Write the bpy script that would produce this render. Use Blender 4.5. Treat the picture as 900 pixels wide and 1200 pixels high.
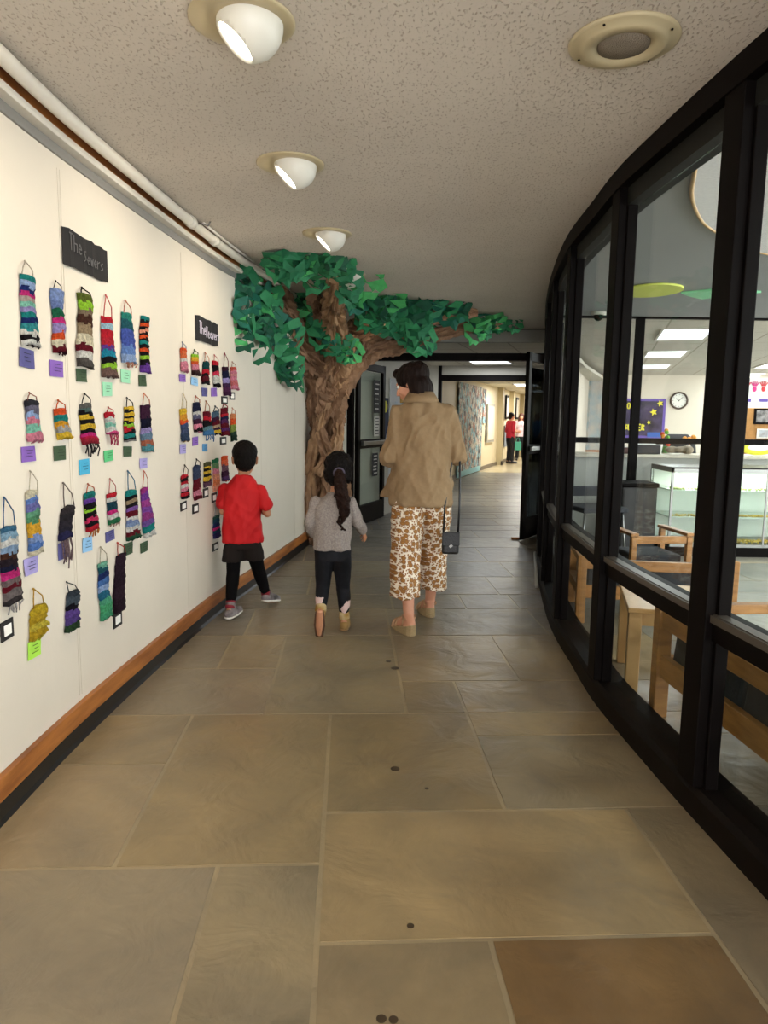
import bpy, bmesh, math, random
from mathutils import Vector, Matrix, noise
PI = math.pi
sc = bpy.context.scene
C = sc.collection
for o in list(bpy.data.objects):
    bpy.data.objects.remove(o)

# ---------------------------------------------------------------- camera, world, exposure
CAM_H, FPX, PITCH, ROLL = 1.34, 832.0, math.radians(7.5), math.radians(0.8)
cd = bpy.data.cameras.new('camera')
cam = bpy.data.objects.new('camera', cd); C.objects.link(cam)
cd.sensor_fit = 'HORIZONTAL'; cd.sensor_width = 36.0; cd.lens = 36.0 * FPX / 900.0
cd.clip_start = 0.02; cd.clip_end = 200
CF = Vector((0, math.cos(PITCH), -math.sin(PITCH)))
u0 = Vector((0, math.sin(PITCH), math.cos(PITCH))); r0 = Vector((1, 0, 0))
CU = u0 * math.cos(ROLL) - r0 * math.sin(ROLL)
CR = r0 * math.cos(ROLL) + u0 * math.sin(ROLL)
cam.matrix_world = Matrix(((CR.x, CU.x, -CF.x, 0), (CR.y, CU.y, -CF.y, 0), (CR.z, CU.z, -CF.z, CAM_H), (0, 0, 0, 1)))
sc.camera = cam
sc.view_settings.view_transform = 'Standard'; sc.view_settings.look = 'None'
sc.view_settings.gamma = 1.0; sc.view_settings.use_curve_mapping = False
sc.view_settings.exposure = 0.7
w = bpy.data.worlds.new('world'); sc.world = w; w.use_nodes = True
w.node_tree.nodes['Background'].inputs[0].default_value = (0.98, 0.98, 1.0, 1)
w.node_tree.nodes['Background'].inputs[1].default_value = 5.0
sc.cycles.max_bounces = 8; sc.cycles.diffuse_bounces = 4; sc.cycles.transparent_max_bounces = 24
sc.cycles.use_denoising = True
sc.cycles.sample_clamp_indirect = 4.0

SPOT_W, TROFFER_W = 19.0, 1.0

def area(name, loc, size, sizey, watts, col, rot=(0, 0, 0)):
    l = bpy.data.lights.new(name, 'AREA'); l.shape = 'RECTANGLE'; l.size = size; l.size_y = sizey
    l.energy = watts; l.color = col
    o = bpy.data.objects.new(name, l); C.objects.link(o); o.location = loc; o.rotation_euler = rot
    return o

def ray(px, py):
    return CF + CR * ((px - 450) / FPX) - CU * ((py - 600) / FPX)
def at(px, py, Y):
    d = ray(px, py); t = Y / d.y
    return Vector((d.x * t, Y, CAM_H + d.z * t))
def flo(px, py, z=0.0):
    d = ray(px, py); t = (z - CAM_H) / d.z
    return Vector((d.x * t, d.y * t, z))

# ---------------------------------------------------------------- materials
def lin(h):
    h = h.lstrip('#'); v = [int(h[i:i+2], 16) / 255 for i in (0, 2, 4)]
    return tuple(c / 12.92 if c <= .04045 else ((c + .055) / 1.055) ** 2.4 for c in v) + (1,)
_mats = {}
def mat(name, col, rough=.6, metal=0, nscale=0, namt=.0, bump=0, bscale=40, emit=0, spec=.5, col2=None, stretch=None, detail=4, trans=0):
    if name in _mats: return _mats[name]
    m = bpy.data.materials.new(name); m.use_nodes = True; nt = m.node_tree; N = nt.nodes; L = nt.links
    b = N['Principled BSDF']; c = lin(col)
    b.inputs['Base Color'].default_value = c; b.inputs['Roughness'].default_value = rough
    b.inputs['Metallic'].default_value = metal; b.inputs['Specular IOR Level'].default_value = spec
    tc = N.new('ShaderNodeTexCoord'); mp = N.new('ShaderNodeMapping'); L.new(tc.outputs['Object'], mp.inputs[0])
    if stretch: mp.inputs['Scale'].default_value = stretch
    if nscale:
        n = N.new('ShaderNodeTexNoise'); n.inputs['Scale'].default_value = nscale; n.inputs['Detail'].default_value = detail
        L.new(mp.outputs[0], n.inputs['Vector'])
        mx = N.new('ShaderNodeMix'); mx.data_type = 'RGBA'
        rp = N.new('ShaderNodeValToRGB'); rp.color_ramp.elements[0].position = .35; rp.color_ramp.elements[1].position = .65
        L.new(n.outputs[0], rp.inputs[0]); L.new(rp.outputs[0], mx.inputs[0])
        c2 = lin(col2) if col2 else tuple(x * (1 - namt) for x in c[:3]) + (1,)
        mx.inputs[6].default_value = c; mx.inputs[7].default_value = c2
        L.new(mx.outputs[2], b.inputs['Base Color'])
    if bump:
        n2 = N.new('ShaderNodeTexNoise'); n2.inputs['Scale'].default_value = bscale; n2.inputs['Detail'].default_value = 3
        L.new(mp.outputs[0], n2.inputs['Vector'])
        bp = N.new('ShaderNodeBump'); bp.inputs['Strength'].default_value = bump; bp.inputs['Distance'].default_value = .01
        L.new(n2.outputs[0], bp.inputs['Height']); L.new(bp.outputs[0], b.inputs['Normal'])
    if emit:
        b.inputs['Emission Color'].default_value = c; b.inputs['Emission Strength'].default_value = emit
    _mats[name] = m; return m

def glass_mat(name='clear_glass', tint='#f2f6f4', refl=.6):
    if name in _mats: return _mats[name]
    m = bpy.data.materials.new(name); m.use_nodes = True; nt = m.node_tree; N = nt.nodes; L = nt.links
    N.remove(N['Principled BSDF']); out = N['Material Output']
    tr = N.new('ShaderNodeBsdfTransparent'); tr.inputs[0].default_value = lin(tint)
    gl = N.new('ShaderNodeBsdfGlossy'); gl.inputs['Roughness'].default_value = .02
    lw = N.new('ShaderNodeLayerWeight'); lw.inputs[0].default_value = .5
    pw = N.new('ShaderNodeMath'); pw.operation = 'POWER'; pw.inputs[1].default_value = 5; L.new(lw.outputs['Facing'], pw.inputs[0])
    ma = N.new('ShaderNodeMath'); ma.operation = 'MULTIPLY_ADD'; ma.inputs[1].default_value = .8 * refl; ma.inputs[2].default_value = .035 * refl
    L.new(pw.outputs[0], ma.inputs[0])
    mx = N.new('ShaderNodeMixShader'); L.new(ma.outputs[0], mx.inputs[0]); L.new(tr.outputs[0], mx.inputs[1]); L.new(gl.outputs[0], mx.inputs[2])
    L.new(mx.outputs[0], out.inputs[0]); _mats[name] = m; return m

def knit(h):
    n = 'yarn_' + h.lstrip('#')
    if n in _mats: return _mats[n]
    m = mat(n, h, .95, nscale=90, namt=.45, spec=.1)
    nt = m.node_tree; N = nt.nodes; L = nt.links
    wv = N.new('ShaderNodeTexVoronoi'); wv.inputs['Scale'].default_value = 110
    bp = N.new('ShaderNodeBump'); bp.inputs['Strength'].default_value = .8; bp.inputs['Distance'].default_value = .006
    L.new(wv.outputs[0], bp.inputs['Height']); L.new(bp.outputs[0], N['Principled BSDF'].inputs['Normal'])
    return m

# ---------------------------------------------------------------- object helpers
def tag(o, label=None, cat=None, group=None, kind=None):
    if label: o['label'] = label
    if cat: o['category'] = cat
    if group: o['group'] = group
    if kind: o['kind'] = kind
    return o
def empty(name, loc=(0, 0, 0), rz=0):
    o = bpy.data.objects.new(name, None); C.objects.link(o); o.location = loc; o.rotation_euler = (0, 0, rz)
    o.empty_display_size = .1
    return o
def build(name, bm, mats, parent=None, smooth=False, bevel=0):
    me = bpy.data.meshes.new(name); bmesh.ops.recalc_face_normals(bm, faces=bm.faces)
    bm.to_mesh(me); bm.free()
    if not isinstance(mats, (list, tuple)): mats = [mats]
    for m in mats: me.materials.append(m)
    if smooth:
        for p in me.polygons: p.use_smooth = True
    o = bpy.data.objects.new(name, me); C.objects.link(o)
    if parent: o.parent = parent
    if bevel:
        b = o.modifiers.new('b', 'BEVEL'); b.width = bevel; b.segments = 2; b.limit_method = 'ANGLE'
    return o
def struct(name, bm, mats, parent=None, **k):
    o = build(name, bm, mats, parent, **k)
    if not parent: o['kind'] = 'structure'
    return o
def box(bm, c, s, rot=None, mi=0, piv=None):
    """box centred at c with full size s"""
    r = bmesh.ops.create_cube(bm, size=1)
    M = Matrix.Translation(Vector(c)) @ (rot.to_4x4() if rot else Matrix.Identity(4)) @ Matrix.Diagonal((s[0], s[1], s[2], 1))
    bmesh.ops.transform(bm, matrix=M, verts=r['verts'])
    for v in r['verts']:
        for f in v.link_faces: f.material_index = mi
    return r['verts']
def RZ(a): return Matrix.Rotation(a, 3, 'Z')
def RX(a): return Matrix.Rotation(a, 3, 'X')
def RY(a): return Matrix.Rotation(a, 3, 'Y')
def seg_box(bm, a, b, w, z0, z1, mi=0, ext=0):
    """vertical slab between plan points a,b"""
    a = Vector((a[0], a[1], 0)); b = Vector((b[0], b[1], 0)); d = b - a
    c = (a + b) / 2; c.z = (z0 + z1) / 2
    return box(bm, c, (d.length + ext, w, z1 - z0), RZ(math.atan2(d.y, d.x)), mi)
def prism(bm, poly, z0, z1, mi=0):
    lo = [bm.verts.new((p[0], p[1], z0)) for p in poly]; hi = [bm.verts.new((p[0], p[1], z1)) for p in poly]
    fs = [bm.faces.new(lo[::-1]), bm.faces.new(hi)]
    n = len(poly)
    for i in range(n): fs.append(bm.faces.new((lo[i], lo[(i+1) % n], hi[(i+1) % n], hi[i])))
    for f in fs: f.material_index = mi
def ring_verts(bm, c, ax, ay, rx, ry, n=16, e=1.0):
    out = []
    for i in range(n):
        a = 2 * PI * i / n; ca, sa = math.cos(a), math.sin(a)
        x = math.copysign(abs(ca) ** e, ca) * rx; y = math.copysign(abs(sa) ** e, sa) * ry
        out.append(bm.verts.new(c + ax * x + ay * y))
    return out
def skin(bm, rings, cap=True, mi=0):
    fs = []
    for a, b in zip(rings[:-1], rings[1:]):
        n = len(a)
        for i in range(n): fs.append(bm.faces.new((a[i], a[(i+1) % n], b[(i+1) % n], b[i])))
    if cap:
        fs.append(bm.faces.new(rings[0][::-1])); fs.append(bm.faces.new(rings[-1]))
    for f in fs: f.material_index = mi
def loft(bm, secs, n=24, mi=0, e=1.0, cap=True):
    """secs: (x,y,z,rx,ry[,rot]) horizontal rings"""
    rings = []
    for s in secs:
        rot = s[5] if len(s) > 5 else 0
        ax = Vector((math.cos(rot), math.sin(rot), 0)); ay = Vector((-math.sin(rot), math.cos(rot), 0))
        rings.append(ring_verts(bm, Vector(s[:3]), ax, ay, s[3], s[4], n, e))
    skin(bm, rings, cap, mi)
def tube(bm, pts, r, n=8, mi=0, cap=True):
    pts = [Vector(p) for p in pts]; rs = r if isinstance(r, (list, tuple)) else [r] * len(pts)
    rings = []; ref = None
    for i, p in enumerate(pts):
        t = (pts[min(i+1, len(pts)-1)] - pts[max(i-1, 0)]).normalized()
        if ref is None: ref = Vector((0, 0, 1)) if abs(t.z) < .9 else Vector((1, 0, 0))
        ax = t.cross(ref).normalized(); ay = ax.cross(t).normalized(); ref = ay
        rings.append(ring_verts(bm, p, ax, ay, rs[i], rs[i], n))
    skin(bm, rings, cap, mi)
def lathe(bm, prof, c=(0, 0, 0), n=24, mi=0, M=None, cap=True):
    rings = []
    for r, z in prof:
        ring = [bm.verts.new((math.cos(2*PI*i/n) * r, math.sin(2*PI*i/n) * r, z)) for i in range(n)]; rings.append(ring)
    if not cap: rings.append(rings[0])
    skin(bm, rings, cap, mi)
    if not cap: rings.pop()
    T = Matrix.Translation(Vector(c)) @ (M.to_4x4() if M else Matrix.Identity(4))
    bmesh.ops.transform(bm, matrix=T, verts=[v for r in rings for v in r])
def ball(bm, c, r, M=None, u=14, v=10, mi=0):
    g = bmesh.ops.create_uvsphere(bm, u_segments=u, v_segments=v, radius=1)
    rr = r if isinstance(r, (tuple, list)) else (r, r, r)
    T = Matrix.Translation(Vector(c)) @ (M.to_4x4() if M else Matrix.Identity(4)) @ Matrix.Diagonal((rr[0], rr[1], rr[2], 1))
    bmesh.ops.transform(bm, matrix=T, verts=g['verts'])
    for x in g['verts']:
        for f in x.link_faces: f.material_index = mi
def capsule(bm, a, b, ra, rb, n=14):
    a = Vector(a); b = Vector(b); ball(bm, a, ra, u=n, v=8); ball(bm, b, rb, u=n, v=8)
    if (b - a).length > 1e-5: tube(bm, [a, b], [ra, rb], n)
def chain(bm, pts, rs, n=14):
    for i in range(len(pts) - 1): capsule(bm, pts[i], pts[i+1], rs[i], rs[i+1], n)
def remesh(bm, vox, smooth=3, fac=.5):
    """returns a new bmesh: union of all closed shells, smoothed"""
    bmesh.ops.recalc_face_normals(bm, faces=bm.faces)
    me = bpy.data.meshes.new('tmp'); bm.to_mesh(me); bm.free()
    o = bpy.data.objects.new('tmp', me); C.objects.link(o)
    r = o.modifiers.new('r', 'REMESH'); r.mode = 'VOXEL'; r.voxel_size = vox
    if smooth:
        s = o.modifiers.new('s', 'SMOOTH'); s.iterations = smooth; s.factor = fac
    dg = bpy.context.evaluated_depsgraph_get(); ev = o.evaluated_get(dg)
    nb = bmesh.new(); nb.from_mesh(ev.to_mesh()); ev.to_mesh_clear()
    bpy.data.objects.remove(o); bpy.data.meshes.remove(me)
    return nb
def displace(bm, fn):
    bm.normal_update()
    mv = [(v, v.normal.copy() * fn(v.co, v.normal)) for v in bm.verts]
    for v, d in mv: v.co += d
def nz(p, s): return noise.noise(Vector(p) * s)
def merge(dst, src):
    me = bpy.data.meshes.new('t'); src.to_mesh(me); src.free(); dst.from_mesh(me); bpy.data.meshes.remove(me)

def catmull(P, sub=6):
    P = [Vector((p[0], p[1], 0)) for p in P]; out = []
    for i in range(len(P) - 1):
        a = P[max(i-1, 0)]; b = P[i]; c = P[i+1]; d = P[min(i+2, len(P)-1)]
        for k in range(sub):
            t = k / sub
            out.append(.5 * ((2*b) + (c-a)*t + (2*a-5*b+4*c-d)*t*t + (3*b-a-3*c+d)*t**3))
    out.append(P[-1]); return out
def normals2(P, side=1):
    out = []
    for i in range(len(P)):
        t = (P[min(i+1, len(P)-1)] - P[max(i-1, 0)]).normalized(); out.append(Vector((t.y, -t.x, 0)) * side)
    return out
def sweep(bm, P, Nn, prof, mi=0):
    """sweep profile (off, z) polygon along plan curve P with normals"""
    rings = [[bm.verts.new(p + n * o + Vector((0, 0, z))) for o, z in prof] for p, n in zip(P, Nn)]
    k = len(prof); fs = []
    for a, b in zip(rings[:-1], rings[1:]):
        for i in range(k): fs.append(bm.faces.new((a[i], a[(i+1) % k], b[(i+1) % k], b[i])))
    fs.append(bm.faces.new(rings[0][::-1])); fs.append(bm.faces.new(rings[-1]))
    for f in fs: f.material_index = mi
def rect(o0, o1, z0, z1): return [(o0, z0), (o1, z0), (o1, z1), (o0, z1)]

# blocky letters as strokes on a 3 x 5 grid
FONT = {'A': [(0,0,0,3),(0,3,1,5),(1,5,2,3),(2,3,2,0),(0,2,2,2)], 'B': [(0,0,0,5),(0,5,2,4),(2,4,0,2.7),(0,2.7,2,1.3),(2,1.3,0,0)],
 'C': [(2,5,0,4),(0,4,0,1),(0,1,2,0)], 'D': [(0,0,0,5),(0,5,2,3.5),(2,3.5,2,1.5),(2,1.5,0,0)], 'E': [(0,0,0,5),(0,5,2,5),(0,2.5,1.6,2.5),(0,0,2,0)],
 'G': [(2,5,0,4),(0,4,0,1),(0,1,2,0),(2,0,2,2),(2,2,1,2)], 'H': [(0,0,0,5),(2,0,2,5),(0,2.5,2,2.5)], 'I': [(1,0,1,5)], 'K': [(0,0,0,5),(2,5,0,2.3),(0,2.3,2,0)],
 'L': [(0,5,0,0),(0,0,2,0)], 'M': [(0,0,0,5),(0,5,1,2.5),(1,2.5,2,5),(2,5,2,0)], 'N': [(0,0,0,5),(0,5,2,0),(2,0,2,5)], 'O': [(0,1,0,4),(0,4,1,5),(1,5,2,4),(2,4,2,1),(2,1,1,0),(1,0,0,1)],
 'P': [(0,0,0,5),(0,5,2,4),(2,4,0,2.5)], 'R': [(0,0,0,5),(0,5,2,4),(2,4,0,2.5),(.6,2.5,2,0)], 'S': [(2,4.5,0,4),(0,4,2,1.5),(2,1.5,0,.5)], 'T': [(1,0,1,5),(0,5,2,5)],
 'U': [(0,5,0,1),(0,1,1,0),(1,0,2,1),(2,1,2,5)], 'V': [(0,5,1,0),(1,0,2,5)], 'W': [(0,5,.5,0),(.5,0,1,3),(1,3,1.5,0),(1.5,0,2,5)], 'e': [(0,1.5,2,1.5),(2,1.5,1,3),(1,3,0,1.5),(0,1.5,1,0),(1,0,2,.4)],
 'a': [(2,3,2,0),(2,2,.5,2.6),(.5,2.6,0,.8),(0,.8,2,.3)], 'v': [(0,3,1,0),(1,0,2,3)], 'r': [(0,3,0,0),(0,2,2,3)], 's': [(2,3,0,2.2),(0,2.2,2,.8),(2,.8,0,0)],
 'w': [(0,3,.5,0),(.5,0,1,2.4),(1,2.4,1.5,0),(1.5,0,2,3)], 'h': [(0,5,0,0),(0,2.5,2,2.5),(2,2.5,2,0)], 'o': [(0,1,1,3),(1,3,2,1),(2,1,1,0),(1,0,0,1)], 'n': [(0,3,0,0),(0,2.5,2,2.5),(2,2.5,2,0)], 'i': [(1,3,1,0)]}
def write(bm, text, org, ux, uz, h, th=.12, mi=0, nrm=None, gap=3.0):
    """strokes of text starting at org; ux right, uz up, letter height h"""
    k = h / 5; ux = ux.normalized(); uz = uz.normalized(); nn = nrm or ux.cross(uz)
    x = 0
    for ch in text:
        for (a, b, c, d) in FONT.get(ch, []):
            p = org + ux * ((x + a) * k) + uz * (b * k); q = org + ux * ((x + c) * k) + uz * (d * k)
            t = (q - p).normalized(); s = nn.cross(t) * h * th / 2
            vs = [bm.verts.new(v) for v in (p - s, q - s, q + s, p + s)]
            vt = [bm.verts.new(v.co + nn * .0015) for v in vs]
            fs = [bm.faces.new(vt), bm.faces.new(vs[::-1])]
            for i in range(4): fs.append(bm.faces.new((vs[i], vs[(i+1) % 4], vt[(i+1) % 4], vt[i])))
            for f in fs: f.material_index = mi
        x += gap

# ================================================================ SETTING
CEIL = 2.45
M_black = mat('dark_bronze_metal', '#0e0a09', .5, .0, nscale=6, namt=.35, spec=.05)
M_black2 = mat('worn_bronze_metal', '#15100d', .5, .0, nscale=9, namt=.4, spec=.07)
M_alu = mat('brushed_metal', '#8d8d8a', .35, .9)
M_wood = mat('orange_oak', '#a8682f', .45, nscale=3, col2='#7c4519', stretch=(1, 1, 9), bump=.1, bscale=30)
M_maple = mat('pale_maple', '#c9a06a', .4, nscale=4, col2='#b58a55', stretch=(1, 8, 1))
M_white = mat('white_paint', '#d8d2c6', .5, nscale=8, namt=.12)
GL = glass_mat()

# --- floor: flagstones laid in bands with pale joints
def floor_mat():
    m = bpy.data.materials.new('slate_flagstones'); m.use_nodes = True; nt = m.node_tree; N = nt.nodes; L = nt.links
    b = N['Principled BSDF']
    at_ = N.new('ShaderNodeAttribute'); at_.attribute_name = 'slab'
    tc = N.new('ShaderNodeTexCoord')
    n1 = N.new('ShaderNodeTexNoise'); n1.inputs['Scale'].default_value = 1.6; n1.inputs['Detail'].default_value = 6; n1.inputs['Distortion'].default_value = 1.2
    n2 = N.new('ShaderNodeTexNoise'); n2.inputs['Scale'].default_value = 22; n2.inputs['Detail'].default_value = 5
    add = N.new('ShaderNodeVectorMath'); add.operation = 'ADD'
    sc_ = N.new('ShaderNodeVectorMath'); sc_.operation = 'SCALE'; sc_.inputs['Scale'].default_value = 9
    L.new(at_.outputs['Color'], sc_.inputs[0]); L.new(tc.outputs['Object'], add.inputs[0]); L.new(sc_.outputs[0], add.inputs[1])
    L.new(add.outputs[0], n1.inputs['Vector']); L.new(tc.outputs['Object'], n2.inputs['Vector'])
    r1 = N.new('ShaderNodeValToRGB'); r1.color_ramp.elements[0].position = .32; r1.color_ramp.elements[1].position = .7
    r1.color_ramp.elements[0].color = (.70, .70, .72, 1); r1.color_ramp.elements[1].color = (1.15, 1.1, 1.0, 1)
    L.new(n1.outputs[0], r1.inputs[0])
    r2 = N.new('ShaderNodeValToRGB'); r2.color_ramp.elements[0].color = (.86, .86, .86, 1); r2.color_ramp.elements[1].color = (1.12, 1.12, 1.12, 1)
    L.new(n2.outputs[0], r2.inputs[0])
    m1 = N.new('ShaderNodeMix'); m1.data_type = 'RGBA'; m1.blend_type = 'MULTIPLY'; m1.inputs[0].default_value = 1
    m2 = N.new('ShaderNodeMix'); m2.data_type = 'RGBA'; m2.blend_type = 'MULTIPLY'; m2.inputs[0].default_value = 1
    L.new(at_.outputs['Color'], m1.inputs[6]); L.new(r1.outputs[0], m1.inputs[7])
    L.new(m1.outputs[2], m2.inputs[6]); L.new(r2.outputs[0], m2.inputs[7]); L.new(m2.outputs[2], b.inputs['Base Color'])
    n3 = N.new('ShaderNodeTexNoise'); n3.inputs['Scale'].default_value = 5; n3.inputs['Detail'].default_value = 8; n3.inputs['Distortion'].default_value = .8
    L.new(add.outputs[0], n3.inputs['Vector'])
    bp = N.new('ShaderNodeBump'); bp.inputs['Strength'].default_value = .35; bp.inputs['Distance'].default_value = .03
    L.new(n3.outputs[0], bp.inputs['Height']); L.new(bp.outputs[0], b.inputs['Normal'])
    mr = N.new('ShaderNodeMapRange'); mr.inputs[3].default_value = .26; mr.inputs[4].default_value = .48
    L.new(n2.outputs[0], mr.inputs[0]); L.new(mr.outputs[0], b.inputs['Roughness'])
    b.inputs['Specular IOR Level'].default_value = .5
    return m
random.seed(5)
ca, sa = math.cos(math.radians(3)), math.sin(math.radians(3))
def ab(a, b): return (a * ca - b * sa, a * sa + b * ca)
slabs = []
W0, W1 = -1.5, 1.9
near = [(-.07, .38, 1.0, 1.67), (.38, .98, 1.0, 1.67), (.98, W1, 1.0, 2.28), (-.07, .98, 1.67, 2.28), (W0, -.38, 1.0, 2.0), (-.38, -.07, 1.0, 2.0),
        (-.69, -.07, 2.0, 3.1), (W0, -.69, 2.0, 2.64), (W0, -.69, 2.64, 3.1), (-.07, .555, 2.28, 3.1), (.555, W1, 2.28, 2.86), (.555, W1, 2.86, 3.1),
        (W0, -.37, 3.1, 3.7), (-.37, .28, 3.1, 4.28), (.28, .555, 3.1, 3.5), (.555, W1, 3.1, 3.5), (.28, .9, 3.5, 4.28), (.9, W1, 3.5, 4.28),
        (W0, -.69, 3.7, 4.28), (-.69, -.37, 3.7, 4.28)]
slabs += near
def rows(a0, a1, b0, b1, smin=.35, smax=1.05):
    b = b0
    while b < b1 - .05:
        d = random.choice((.42, .55, .62, .75)); e = min(b + d, b1)
        a = a0
        while a < a1 - .05:
            wv = random.uniform(smin, smax); f = a + wv
            if f > a1 - .3: f = a1
            slabs.append((a, f, b, e)); a = f
        b = e
rows(W0, W1, 4.28, 6.6); rows(W0, 3.6, 6.6, 10.2, .5, 1.2); rows(-.2, 5.6, 10.2, 14.5, .5, 1.3); rows(1.4, 7.2, 14.5, 18.2, .5, 1.3)
rows(W0, W1 + 1, -3.2, 1.0)
rows(W1, 9.0, 1.0, 6.6, .4, 1.1); rows(3.6, 9.0, 6.6, 10.2, .4, 1.1)
bm = bmesh.new(); cl = bm.loops.layers.float_color.new('slab')
pal = ['#93805f', '#8f7d5e', '#968261', '#8c7b5f', '#908166', '#887a62', '#958367', '#897c67']
pal2 = ['#7f7c74', '#87827a', '#78766f', '#8a857a', '#7d7a76']
def slab(a0, a1, b0, b1, col):
    g = .0075; vs = []
    nx = 6
    def P(a, b, z):
        x, y = ab(a, b); j = .004
        return (x + j * nz((x, y, 1), 7), y + j * nz((x, y, 9), 7), z)
    ed = [(a0+g, b0+g), (a1-g, b0+g), (a1-g, b1-g), (a0+g, b1-g)]; ring = []
    for i in range(4):
        p, q = ed[i], ed[(i+1) % 4]
        for k in range(nx): ring.append((p[0] + (q[0]-p[0])*k/nx, p[1] + (q[1]-p[1])*k/nx))
    hi = [bm.verts.new(P(a, b, 0)) for a, b in ring]
    lo = [bm.verts.new(P(a, b, -.012)) for a, b in ring]
    n = len(ring); fs = [bm.faces.new(hi)]
    for i in range(n): fs.append(bm.faces.new((lo[i], lo[(i+1) % n], hi[(i+1) % n], hi[i])))
    for f in fs:
        for l in f.loops: l[cl] = col
for i, s in enumerate(slabs):
    ca_c = lin(pal[(i * 5 + 3) % len(pal)] if i < len(near) else random.choice(pal)); cb_c = lin(random.choice(pal2)); tq = max(0, min(1, (s[2] - 2.8) / 4.5)) if s[0] < 1.8 else 1  # farther slabs turn greyer: reflected hallway light put into the stone colour
    c = tuple(a_ * (1 - tq) + b_ * tq for a_, b_ in zip(ca_c, cb_c)); k = random.uniform(.9, 1.06)
    if s[0] == .38 and s[2] == 1.0: c = lin('#755c3c')
    slab(*s, (c[0]*k, c[1]*k, c[2]*k, 1))
# joint bed just below the stones
n0 = len(bm.faces)
jv = [bm.verts.new(v) for v in ((-4, -3.2, -.0022), (9, -3.2, -.0022), (9, 18.6, -.0022), (-4, 18.6, -.0022))]
f = bm.faces.new(jv)
for l in f.loops: l[cl] = lin('#9c8c70')
me_floor = struct('floor', bm, floor_mat())
# wet looking dark stains are part of the stone: small round drips
bm = bmesh.new()
for (px, py, r) in ((463, 783, .022), (463, 901, .018), (481, 1085, .010), (447, 1194, .012), (461, 1195, .011), (500, 924, .008), (455, 775, .015)):
    p = flo(px, py); lathe(bm, [(r, 0), (r, .0006), (r*.3, .0009)], (p.x, p.y, .0002), 14)
tag(build('floor_stain', bm, mat('dark_drip', '#3d3020', .35)), 'small dark round drips on the flagstones in the middle of the corridor', 'stain', kind='stuff')
# polished cream floor of the hallway past the stone
bm = bmesh.new()
prism(bm, [(.8, 18.42), (9, 18.0), (16, 44), (8, 44)], -.02, .001)
struct('floor', bm, mat('cream_tile', '#c9bb9b', .22, nscale=2, namt=.08, spec=.6))

# --- ceiling over the corridor: pitted plaster
def ceil_mat():
    m = mat('pitted_ceiling', '#d2c9be', .9, nscale=1.1, namt=.12, spec=.15)
    nt = m.node_tree; N = nt.nodes; L = nt.links; b = N['Principled BSDF']
    tc = N.new('ShaderNodeTexCoord'); mp = N.new('ShaderNodeMapping'); mp.inputs['Scale'].default_value = (1.5, .75, 1); mp.inputs['Rotation'].default_value = (0, 0, .35)
    L.new(tc.outputs['Object'], mp.inputs[0])
    v = N.new('ShaderNodeTexNoise'); v.inputs['Scale'].default_value = 84; v.inputs['Detail'].default_value = 1.0
    L.new(mp.outputs[0], v.inputs['Vector'])
    r = N.new('ShaderNodeValToRGB'); r.color_ramp.elements[0].position = .31; r.color_ramp.elements[1].position = .41
    L.new(v.outputs[0], r.inputs[0])
    bp = N.new('ShaderNodeBump'); bp.inputs['Strength'].default_value = .6; bp.inputs['Distance'].default_value = .006
    L.new(r.outputs[0], bp.inputs['Height']); L.new(bp.outputs[0], b.inputs['Normal'])
    src = b.inputs['Base Color'].links[0].from_socket
    mx = N.new('ShaderNodeMix'); mx.data_type = 'RGBA'; mx.blend_type = 'MULTIPLY'; mx.inputs[0].default_value = 1
    r2 = N.new('ShaderNodeValToRGB'); r2.color_ramp.elements[0].position = .31; r2.color_ramp.elements[1].position = .41; r2.color_ramp.elements[0].color = (.74, .71, .68, 1)
    L.new(v.outputs[0], r2.inputs[0]); L.new(src, mx.inputs[6]); L.new(r2.outputs[0], mx.inputs[7]); L.new(mx.outputs[2], b.inputs['Base Color'])
    return m

LW = catmull([(-.9, -3.2), (-1.12, -1.2), (-1.22, .4), (-1.26, 1.5), (-1.27, 2.22), (-1.265, 2.89), (-1.21, 3.92), (-1.14, 4.81), (-1.03, 5.65), (-.86, 7.1), (-.76, 7.89), (-.64, 8.62)], 8)
LN = normals2(LW)          # towards the corridor
RW = catmull([(1.9, -3.2), (1.5, -1.2), (1.32, 0), (1.19, 1), (1.125, 1.6), (1.085, 2.08), (1.06, 2.41), (1.03, 3.0), (1.025, 3.35), (1.05, 3.78), (1.10, 4.51), (1.26, 5.58), (1.49, 6.8), (1.73, 7.9), (1.88, 8.45)], 8)
RN = normals2(RW, -1)      # towards the corridor
def cross_z(P, px, py):
    pass
# arc length tables
def arclen(P):
    s = [0]
    for a, b in zip(P[:-1], P[1:]): s.append(s[-1] + (b - a).length)
    return s
LS = arclen(LW); RS = arclen(RW)
def onwall(P, Nn, S, s, off=0, z=0):
    s = max(0, min(S[-1] - 1e-6, s))
    for i in range(len(S) - 1):
        if S[i] <= s <= S[i+1]:
            t = (s - S[i]) / (S[i+1] - S[i]); p = P[i].lerp(P[i+1], t); n = Nn[i].lerp(Nn[i+1], t).normalized()
            q = p + n * off; q.z = z
            return q, n
def wl(px, py):
    """pixel -> (arc position, height) on the left wall"""
    d = ray(px, py)
    for i in range(len(LW) - 1):
        a, b = LW[i], LW[i+1]; e = b - a
        det = d.x * (-e.y) + e.x * d.y
        if abs(det) < 1e-9: continue
        t = (a.x * (-e.y) + e.x * a.y) / det; u = (d.x * a.y - d.y * a.x) / det
        if t > 0 and 0 <= u <= 1: return LS[i] + u * e.length, CAM_H + d.z * t
    raise ValueError((px, py))
def LP(s, z, off=0): return onwall(LW, LN, LS, s, off, z)[0]

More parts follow.
